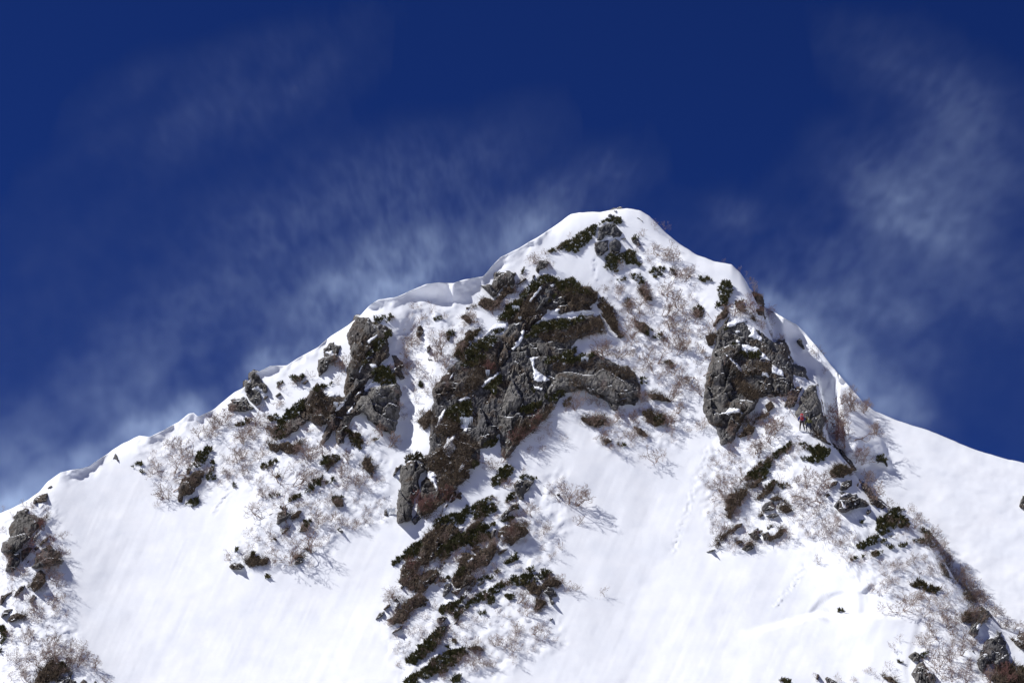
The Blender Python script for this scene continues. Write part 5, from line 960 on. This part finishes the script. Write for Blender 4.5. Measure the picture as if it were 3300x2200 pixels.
def climber(name, u, v, J, mats, label, scale=1.0, face=(0, 1), push=0.0):
    """J: joint dictionary in metres, feet at z=0, looking along +y"""
    D = depth_at(u, v) - .25 - push
    P = pt(u, v, D)
    g = lambda k: J[k]
    V = [g('pelvis'), g('waist'), g('chest'), g('neck'), g('jaw'), g('brow'), g('crown')]
    E = [(0, 1), (1, 2), (2, 3), (3, 4), (4, 5), (5, 6)]; R = [(.14, .1), (.125, .09), (.16, .105), (.055, .055), (.07, .08), (.078, .095), (.05, .06)]
    hd = Vector(g('brow')); f = Vector((face[0], face[1], -.15)).normalized()
    k = len(V); V.append(tuple(hd + f * .105 - Vector((0, 0, .03)))); R.append(.014); E.append((5, k))          # nose
    for s in (-1, 1):
        e = f.cross(Vector((0, 0, 1))).normalized() * s * .085
        k = len(V); V.append(tuple(hd + e - Vector((0, 0, .02)))); R.append(.016); E.append((5, k))              # ears
    for s, n in ((-1, 'l'), (1, 'r')):
        k = len(V); V += [g('shoulder_' + n), g('elbow_' + n), g('wrist_' + n)]; R += [.06, .045, .03]; E += [(2, k), (k, k + 1), (k + 1, k + 2)]
        hand(V, E, R, k + 2, Vector(g('wrist_' + n)) - Vector(g('elbow_' + n)), -s)
        k = len(V); V += [g('hip_' + n), g('knee_' + n), g('ankle_' + n), g('toe_' + n)]; R += [.085, .06, .042, .035]; E += [(0, k), (k, k + 1), (k + 1, k + 2), (k + 2, k + 3)]
    o = skin('person', V, E, R, mats['skin'])
    o.location = tuple(P); o.scale = (scale,) * 3
    # clothes
    jv = [g('pelvis'), g('waist'), g('chest'), g('collar')]; je = [(0, 1), (1, 2), (2, 3)]; jr = [(.165, .125), (.15, .115), (.185, .13), (.08, .08)]
    for n in 'lr':
        k = len(jv); jv += [g('shoulder_' + n), g('elbow_' + n), g('wrist_' + n)]; jr += [.085, .066, .05]; je += [(2, k), (k, k + 1), (k + 1, k + 2)]
    skin('jacket', jv, je, jr, mats['jacket'], o)
    tv = [g('pelvis')]; te = []; trd = [(.155, .125)]
    for n in 'lr':
        k = len(tv); tv += [g('hip_' + n), g('knee_' + n), g('ankle_' + n)]; trd += [.11, .085, .072]; te += [(0, k), (k, k + 1), (k + 1, k + 2)]
    skin('trousers', tv, te, trd, mats['trousers'], o)
    for n in 'lr':
        a, t = Vector(g('ankle_' + n)), Vector(g('toe_' + n)); heel = a + (a - t) * .35; heel.z = t.z
        skin('boot', [tuple(a), tuple(heel), tuple((heel + t) / 2), tuple(t)], [(0, 1), (1, 2), (2, 3)], [.062, .05, .052, .045], mats['boot'], o)
    c = Vector(g('crown')); bq = Vector(g('brow'))
    skin('helmet', [tuple(bq + Vector((0, 0, .035)) + f * -.015), tuple(bq.lerp(c, .6) + Vector((0, 0, .02))), tuple(c + Vector((0, 0, .02)))], [(0, 1), (1, 2)], [(.118, .135), (.112, .128), (.06, .07)], mats['helmet'], o)
    reg(o, 'person', u, v, '', 'person', 'climbers on the ridge', label)
    return o, P
def box_bev(w, d, h, bev, taper=.85):
    import bmesh
    bm = bmesh.new(); bmesh.ops.create_cube(bm, size=1)
    for q in bm.verts:
        t = taper if q.co.z > 0 else 1
        q.co.x *= w * t; q.co.y *= d * (taper if q.co.z > 0 else 1); q.co.z = (q.co.z + .5) * h
    bmesh.ops.bevel(bm, geom=bm.edges[:], offset=bev, segments=3, affect='EDGES', profile=.6)
    return bm
def bm_obj(name, bm, mat, parent, loc, rot=(0, 0, 0)):
    me = bpy.data.meshes.new(name); bm.to_mesh(me); bm.free(); me.materials.append(mat)
    for p in me.polygons: p.use_smooth = True
    o = bpy.data.objects.new(name, me); C.objects.link(o); o.parent = parent; o.location = loc; o.rotation_euler = rot
    return o
def backpack(world, rot, mats, label, u, v, extra=None, s=1.0):
    r = bpy.data.objects.new('backpack', None); C.objects.link(r); r.location = world; r.rotation_euler = rot; r.scale = (s,) * 3
    bm_obj('pack_body', box_bev(.34, .26, .5, .07, .92), mats[0], r, (0, 0, 0))
    bm_obj('lid', box_bev(.33, .28, .17, .06, .8), mats[1], r, (0, -.005, .49))
    bm_obj('front_pocket', box_bev(.24, .08, .26, .03, .9), mats[0], r, (0, -.15, .06))
    for sx in (-1, 1):
        bm_obj('side_strap', box_bev(.035, .03, .46, .01, 1), mats[2], r, (sx * .1, -.135, .09))
        bm_obj('shoulder_strap', box_bev(.05, .03, .42, .01, 1), mats[3], r, (sx * .11, .14, .06))
    if extra: extra(r)
    reg(r, 'pack', u, v, '', 'backpack', 'backpacks worn by the climbers', label)
    return r
up = dict(pelvis=(0, 0, .93), waist=(0, .01, 1.08), chest=(0, .03, 1.32), collar=(0, .04, 1.47), neck=(0, .04, 1.5), jaw=(0, .07, 1.58), brow=(0, .07, 1.66), crown=(0, .06, 1.75),
          shoulder_l=(-.2, .03, 1.4), elbow_l=(-.39, -.02, 1.14), wrist_l=(-.27, .22, 1.05), shoulder_r=(.2, .03, 1.4), elbow_r=(.34, .02, 1.12), wrist_r=(.2, .24, 1.08),
          hip_l=(-.1, 0, .88), knee_l=(-.18, .05, .48), ankle_l=(-.22, -.01, .1), toe_l=(-.25, .16, .045), hip_r=(.1, 0, .88), knee_r=(.18, .06, .48), ankle_r=(.25, 0, .1), toe_r=(.3, .16, .045))
ua, va = 2585, 1385.5
pa, Pa = climber('person', ua, va, up, dict(skin=M['skin'], jacket=M['cloth_blue'], trousers=M['cloth_brown'], boot=M['boot'], helmet=M['cloth_red']), 'person standing with legs apart, blue jacket, dark trousers and red helmet, facing the pale crag', 1.0)
backpack((Pa[0], Pa[1] - .22, Pa[2] + 1.0), (-.06, 0, 0), [M['cloth_darkred'], M['cloth_red'], M['white_cloth'], M['cloth_black']], 'red backpack with white straps on the back of the standing climber', ua, va - 30)
cr = dict(pelvis=(.02, -.12, .72), waist=(.02, -.06, .86), chest=(.03, .08, 1.06), collar=(.03, .15, 1.19), neck=(.03, .17, 1.22), jaw=(.0, .24, 1.28), brow=(-.02, .26, 1.35), crown=(-.03, .25, 1.44),
          shoulder_l=(-.16, .1, 1.13), elbow_l=(-.3, .12, .88), wrist_l=(-.28, .32, .8), shoulder_r=(.22, .1, 1.13), elbow_r=(.36, .2, .95), wrist_r=(.3, .42, 1.05),
          hip_l=(-.08, -.1, .68), knee_l=(-.24, .16, .46), ankle_l=(-.2, -.08, .1), toe_l=(-.24, .1, .045), hip_r=(.12, -.1, .68), knee_r=(.2, .2, .5), ankle_r=(.2, -.04, .1), toe_r=(.22, .14, .045))
ub, vb_ = 2607, 1389
pb, Pb = climber('person', ub, vb_, cr, dict(skin=M['skin'], jacket=M['cloth_olive'], trousers=M['cloth_navy'], boot=M['boot'], helmet=M['helmet_yellow']), 'crouching person in olive jacket, navy trousers and yellowish helmet at the pale crag foot', 1.05, face=(-.4, 1), push=.15)
def bottle(r): bm_obj('bottle', box_bev(.07, .07, .12, .02, .9), M['white_cloth'], r, (-.06, -.18, .34))
backpack((Pb[0] + .03, Pb[1] - .2, Pb[2] + .86), (-.45, .05, .1), [M['cloth_olive'], M['cloth_black'], M['cloth_black'], M['cloth_black']], 'dark backpack with a white patch on the back of the crouching climber', ub, vb_ - 25, bottle, .95)
# the rope the climbers are clipped to, from the twigs above down to the standing one
def rope():
    segs = []; a = np.array([2536.0, 1306]); b = np.array([2577.0, 1358]); prev = None
    for t in np.linspace(0, 1, 12):
        u, v = a + (b - a) * t; v += 5 * math.sin(t * PI)
        p = pt(u, v, min(depth_at(u, v), depth_at(u, v + 4)) - .12)
        if prev is not None: segs.append((prev, p, .022, .022))
        prev = p
    V, f = tube(segs, 5); o = mesh_obj('climbing_rope', V, f, M['rope'], origin=segs[0][0])
    reg(o, 'rope', 2556, 1330, '', 'rope', None, 'thin climbing rope slanting down the snow to the standing climber')
rope()
# ---------------------------------------------------------------- snow blown off the crests: one thin volume of drifting crystals behind the ridge
def spindrift():
    D0 = 296.0
    PL = [(60,1090,200,120,0,.40),(210,950,190,110,-35,.26),(20,1180,130,60,0,.35),(390,965,60,40,-30,.4),(330,830,170,80,-40,.10),
          (700,760,120,80,-35,.34),(800,670,90,60,-35,.25),(900,590,140,60,-30,.26),(1000,600,110,50,-30,.35),(860,470,200,110,-30,.09),(650,560,200,150,-30,.08),
          (1235,500,95,50,-28,.7),(1170,565,80,40,-30,.5),(1330,430,120,50,-15,.22),(1060,420,210,110,-30,.08),(640,180,260,110,-25,.05),(330,260,200,120,-25,.04),
          (1950,830,110,50,55,.65),(2060,915,75,34,40,.8),(2000,700,150,90,50,.34),(2150,560,190,100,40,.15),(2270,330,200,120,60,.10),(1840,700,80,46,45,.35),(2080,150,220,90,20,.04),
          (1690,490,60,26,0,.15),(2060,470,160,120,30,.14),(2230,430,180,160,60,.10),(1100,850,1300,420,0,.07)]
    # fine powder lifting off all along the crest itself
    for a, b in list(zip(SKY_F[3:34], SKY_F[4:35])) + list(zip(FAR_F[5:16], FAR_F[6:17])):
        L = math.hypot(b[0] - a[0], b[1] - a[1]); n = max(1, int(L / 40))
        for q in range(n):
            t = (q + .5) / n
            x, y = a[0] + (b[0] - a[0]) * t, a[1] + (b[1] - a[1]) * t
            if 1330 < x < 1730: continue
            wv = float(vnoise(np.array(x / 55), np.array(.5), 66))
            PL.append((x, y - 6, 34 + .3 * L / n, 20 + 8 * wv, math.degrees(math.atan2(b[1] - a[1], b[0] - a[0])), max(.10, .5 + .5 * wv)))
    # the density is a field of soft plumes times wind-combed filaments, sampled once into a voxel grid
    ng = bpy.data.node_groups.new('blowing_snow', 'GeometryNodeTree')
    ng.interface.new_socket('Geometry', in_out='OUTPUT', socket_type='NodeSocketGeometry')
    def nd(t, **kw):
        n = ng.nodes.new(t)
        for k, v in kw.items(): setattr(n, k, v)
        return n
    def inp(n, i, x):
        if hasattr(x, 'is_linked'): ng.links.new(x, n.inputs[i])
        else: n.inputs[i].default_value = x
    def mt(op, a, b=0.0, clamp=False):
        n = nd('ShaderNodeMath', operation=op, use_clamp=clamp); inp(n, 0, a); inp(n, 1, b); return n.outputs[0]
    def dotp(a, v):
        n = nd('ShaderNodeVectorMath', operation='DOT_PRODUCT'); inp(n, 0, a); inp(n, 1, tuple(v)); return n.outputs['Value']
    P0 = nd('GeometryNodeInputPosition').outputs[0]
    # the drifting sheet leans back with the wind, parallel to the face: x across, h up the sheet
    LEAN = math.radians(51); Q = pt(1650, 1370, 251 + 12.0)
    su = np.array([0, math.cos(LEAN), math.sin(LEAN)]); nn = np.array([0, -math.sin(LEAN), math.cos(LEAN)])
    sx_ = nd('ShaderNodeSeparateXYZ'); ng.links.new(P0, sx_.inputs[0]); X, TT, H = sx_.outputs
    tot = None
    for cx, cy, rx, ry, rot, st in PL:
        d = pt(cx / .71273, cy / .71273, 1.0) - CAM; D = float(np.dot(nn, Q - CAM) / np.dot(nn, d)); p3 = CAM + d * D - Q
        x0, h0 = float(p3[0]), float(np.dot(p3, su)); k = D / FPX / .71273; fs = float(-np.dot(nn, d))
        a = math.radians(-rot); ca, sa = math.cos(a), math.sin(a)
        dx = mt('SUBTRACT', X, x0); dh = mt('MULTIPLY', mt('SUBTRACT', H, h0), fs)
        p = mt('DIVIDE', mt('ADD', mt('MULTIPLY', dx, ca), mt('MULTIPLY', dh, sa)), rx * k); q = mt('DIVIDE', mt('SUBTRACT', mt('MULTIPLY', dh, ca), mt('MULTIPLY', dx, sa)), ry * k)
        e = mt('MULTIPLY', mt('POWER', .367879, mt('ADD', mt('MULTIPLY', p, p), mt('MULTIPLY', q, q))), st)
        tot = e if tot is None else mt('ADD', tot, e)
    H = mt('MULTIPLY', mt('ADD', H, mt('MULTIPLY', TT, -1.43)), .57)
    def noisef(rot, sx, sy, scale, det, rough, dist, seed):
        a = math.radians(rot); ca, sa = math.cos(a), math.sin(a)
        cb = nd('ShaderNodeCombineXYZ'); inp(cb, 0, mt('DIVIDE', mt('ADD', mt('MULTIPLY', X, ca), mt('MULTIPLY', H, sa)), sx)); inp(cb, 1, mt('DIVIDE', mt('SUBTRACT', mt('MULTIPLY', H, ca), mt('MULTIPLY', X, sa)), sy)); inp(cb, 2, mt('ADD', mt('MULTIPLY', TT, .05), seed))
        n = nd('ShaderNodeTexNoise'); ng.links.new(cb.outputs[0], n.inputs['Vector'])
        for kk, vv in (('Scale', scale), ('Detail', det), ('Roughness', rough), ('Distortion', dist)): n.inputs[kk].default_value = vv
        return n.outputs[0]
    def remap(x, lo, hi): return mt('MULTIPLY', mt('SUBTRACT', x, lo), 1 / (hi - lo), True)
    big = remap(noisef(35, 1.5, 1, .075, 4, .55, .3, 0), .33, .70)
    f1 = remap(noisef(50, 1.7, 1, .55, 9, .78, .3, 7.7), .34, .70); f2 = remap(noisef(116, 1.6, 1, .55, 9, .78, .3, 3.1), .34, .70)
    side = remap(X, -10, 14)                                # filaments lean one way left of the summit and the other way right of it
    fil = mt('ADD', mt('MULTIPLY', f2, mt('SUBTRACT', 1.0, side)), mt('MULTIPLY', f1, side))
    den = mt('MULTIPLY', mt('MULTIPLY', tot, mt('ADD', mt('MULTIPLY', big, 1.0), .22)), mt('ADD', mt('MULTIPLY', mt('POWER', fil, 1.3), 1.25), .38))
    den = mt('MULTIPLY', den, DRIFT)
    vc = nd('GeometryNodeVolumeCube'); inp(vc, 'Density', den)
    vc.inputs['Min'].default_value = (-90, -1.6, -48); vc.inputs['Max'].default_value = (90, 1.6, 150)
    vc.inputs['Resolution X'].default_value = 900; vc.inputs['Resolution Y'].default_value = 6; vc.inputs['Resolution Z'].default_value = 620
    sm = nd('GeometryNodeSetMaterial'); ng.links.new(vc.outputs[0], sm.inputs[0])
    m = bpy.data.materials.new('blowing_snow'); m.use_nodes = True; nt = m.node_tree
    nt.nodes.remove(nt.nodes['Principled BSDF'])
    pv = N(nt, 'ShaderNodeVolumePrincipled'); pv.inputs['Color'].default_value = (.66, .81, 1, 1); pv.inputs['Anisotropy'].default_value = 0; pv.inputs['Density'].default_value = 1.0
    nt.links.new(pv.outputs[0], nt.nodes['Material Output'].inputs['Volume'])
    sm.inputs['Material'].default_value = m
    go = nd('NodeGroupOutput'); ng.links.new(sm.outputs[0], go.inputs[0])
    me = bpy.data.meshes.new('blowing_snow'); me.materials.append(m)
    o = bpy.data.objects.new('blowing_snow', me); C.objects.link(o)
    o.location = tuple(Q); o.rotation_euler = (LEAN - PI / 2, 0, 0)
    mod = o.modifiers.new('blowing_snow', 'NODES'); mod.node_group = ng
    tag(o, 'thin plumes of wind-blown snow drifting off the crests', 'snow plume', kind='stuff')
DRIFT = .082
spindrift()
# ---------------------------------------------------------------- light, sky, camera
SUN_EL, SUN_AZ = math.radians(51), math.radians(-82)     # azimuth clockwise from +Y: the sun stands to the left
sv = Vector((math.sin(SUN_AZ) * math.cos(SUN_EL), math.cos(SUN_AZ) * math.cos(SUN_EL), math.sin(SUN_EL)))
ld = bpy.data.lights.new('sun', 'SUN'); ld.energy = 5.0; ld.angle = math.radians(.5); ld.color = (1, .975, .94)
lo_ = bpy.data.objects.new('sun', ld); C.objects.link(lo_); lo_.rotation_mode = 'QUATERNION'; lo_.rotation_quaternion = sv.to_track_quat('Z', 'Y'); lo_.location = (-100, 0, 200)
def mixc_mul(nt, a, c):
    m = nt.nodes.new('ShaderNodeMix'); m.data_type = 'RGBA'; m.blend_type = 'MULTIPLY'; m.inputs[0].default_value = 1
    nt.links.new(a, m.inputs[6]); m.inputs[7].default_value = (*c, 1); return m.outputs[2]
w = bpy.data.worlds.new('World'); bpy.context.scene.world = w; w.use_nodes = True
nt = w.node_tree; sky = N(nt, 'ShaderNodeTexSky'); sky.sky_type = 'NISHITA'; sky.sun_disc = False
sky.sun_elevation = SUN_EL; sky.sun_rotation = SUN_AZ % (2 * PI); sky.altitude = 3000; sky.air_density = 1.0; sky.dust_density = 0.0; sky.ozone_density = 10.0
bg = nt.nodes['Background']; bg.inputs['Strength'].default_value = .05
nt.links.new(mixc_mul(nt, sky.outputs[0], (.19, .31, .74)), bg.inputs['Color'])   # deep polarised blue of high mountain air
cd = bpy.data.cameras.new('camera'); cam = bpy.data.objects.new('camera', cd); C.objects.link(cam)
cd.lens = 85; cd.sensor_width = 36; cd.clip_end = 30000; cd.clip_start = .1
cam.location = tuple(CAM); cam.rotation_euler = (PI / 2 + ELEV, 0, 0)
sc = bpy.context.scene; sc.camera = cam
sc.view_settings.view_transform = 'Standard'; sc.view_settings.look = 'None'; sc.view_settings.exposure = .17; sc.view_settings.gamma = 1
sc.cycles.volume_max_steps = 128; sc.cycles.volume_step_rate = 3.0; sc.cycles.volume_bounces = 2; sc.cycles.max_bounces = 6
# ---------------------------------------------------------------- labels
LMK = []
for tg, x, y, ph in [('S',1220,700,'the paired speckled boulders'),('S',700,620,'the long summit pine belt'),('S',1480,110,'the summit crest'),('G',600,780,'the rock band under the cornice'),
    ('C',1440,600,'the tall left-ridge crag'),('C',1560,1200,'the large smooth rock face'),('C',350,1080,'the left-ridge crest boulders'),('C',1000,1200,'the dark brown crag'),('C',660,1330,'the tall curved pine patch'),
    ('A',1660,760,'the dome-shaped pine'),('H',250,650,'the broad dark cliff'),('H',800,850,'the tallest buttress'),('H',1650,720,'the overhanging rock nose'),('G',1200,1190,'the mid-cliff pine belt'),
    ('D',1800,850,'the mossy-topped rock tower'),('E',1320,160,'the mushroom-shaped boulder'),('E',1190,100,'the leaf-shaped pine patch'),('E',880,550,'the biggest lower-spur pine mat'),('E',1250,490,'the rust-brown knob'),
    ('E',1100,950,'the longest pine strip'),('E',1520,930,'the small cracked rock'),('E',600,1300,'the lower-left pine streak'),('E',700,1450,'the lowest pine streak'),('E',470,960,'the long brown heath streak'),
    ('I',500,1350,'the huge tower wall'),('I',650,800,'the pale tower-top blocks'),('I',540,430,'the upright tower-top pine'),('J',1300,330,'the climbers'),('J',1400,640,'the wide climbers-side pine bush'),
    ('J',950,1120,'the dark twin-topped rock'),('J',640,1080,'the large tawny bank'),('J',1700,1080,'the dark angular rock heap'),('J',2120,1270,'the largest right-ridge pine mat'),('J',1770,470,'the tall spur birch'),
    ('K',430,880,'the snow-slab fracture'),('K',1730,1050,'the bent rock peak'),('K',1830,1300,'the two-faced dark crag'),('K',1180,1350,'the pale rounded boulder'),('B',180,290,'the largest left-rib rock'),
    ('B',400,500,'the dark rounded left-rib rock'),('B',320,710,'the brown egg-shaped rock'),('B',530,1530,'the bottom-left mossy rock'),('D',560,1080,'the wide left-slope birch'),('I',390,290,'the pine tuft on clean snow'),
    ('H',2070,1420,'the slanting lone birch'),('G',2070,1500,'the upright snow-gully birch'),('C',1700,830,'the brown hooked fang'),('D',300,1500,'the low shrubby outcrop'),('E',1640,200,'the fan-shaped birch')]:
    x0, y0, s = Z[tg]; LMK.append((x0 + x / s, y0 + y / s, ph))
ORD = ['nearest to it', 'second nearest', 'third nearest', 'fourth nearest', 'fifth nearest', 'sixth nearest', 'seventh nearest', 'eighth nearest', 'ninth nearest', 'tenth nearest', 'eleventh nearest', 'twelfth nearest']
keys = {}
for t in THINGS:
    if t['label']: continue
    own = 22
    best = None
    for lx, ly, ph in LMK:
        d = math.hypot(t['u'] - lx, t['v'] - ly)
        if d < own: continue
        if best is None or d < best[0]: best = (d, lx, ly, ph)
    d, lx, ly, ph = best
    dx, dy = t['u'] - lx, t['v'] - ly
    rel = ('above' if dy < 0 else 'below') if abs(dy) > abs(dx) else ('right of' if dx > 0 else 'left of')
    keys.setdefault((t['look'], rel, ph), []).append((d, t))
for (look, rel, ph), L in keys.items():
    L.sort(key=lambda q: q[0])
    for i, (d, t) in enumerate(L):
        t['o']['label'] = f'{look} {rel} {ph}' + ('' if len(L) == 1 else ', ' + ORD[min(i, 11)])
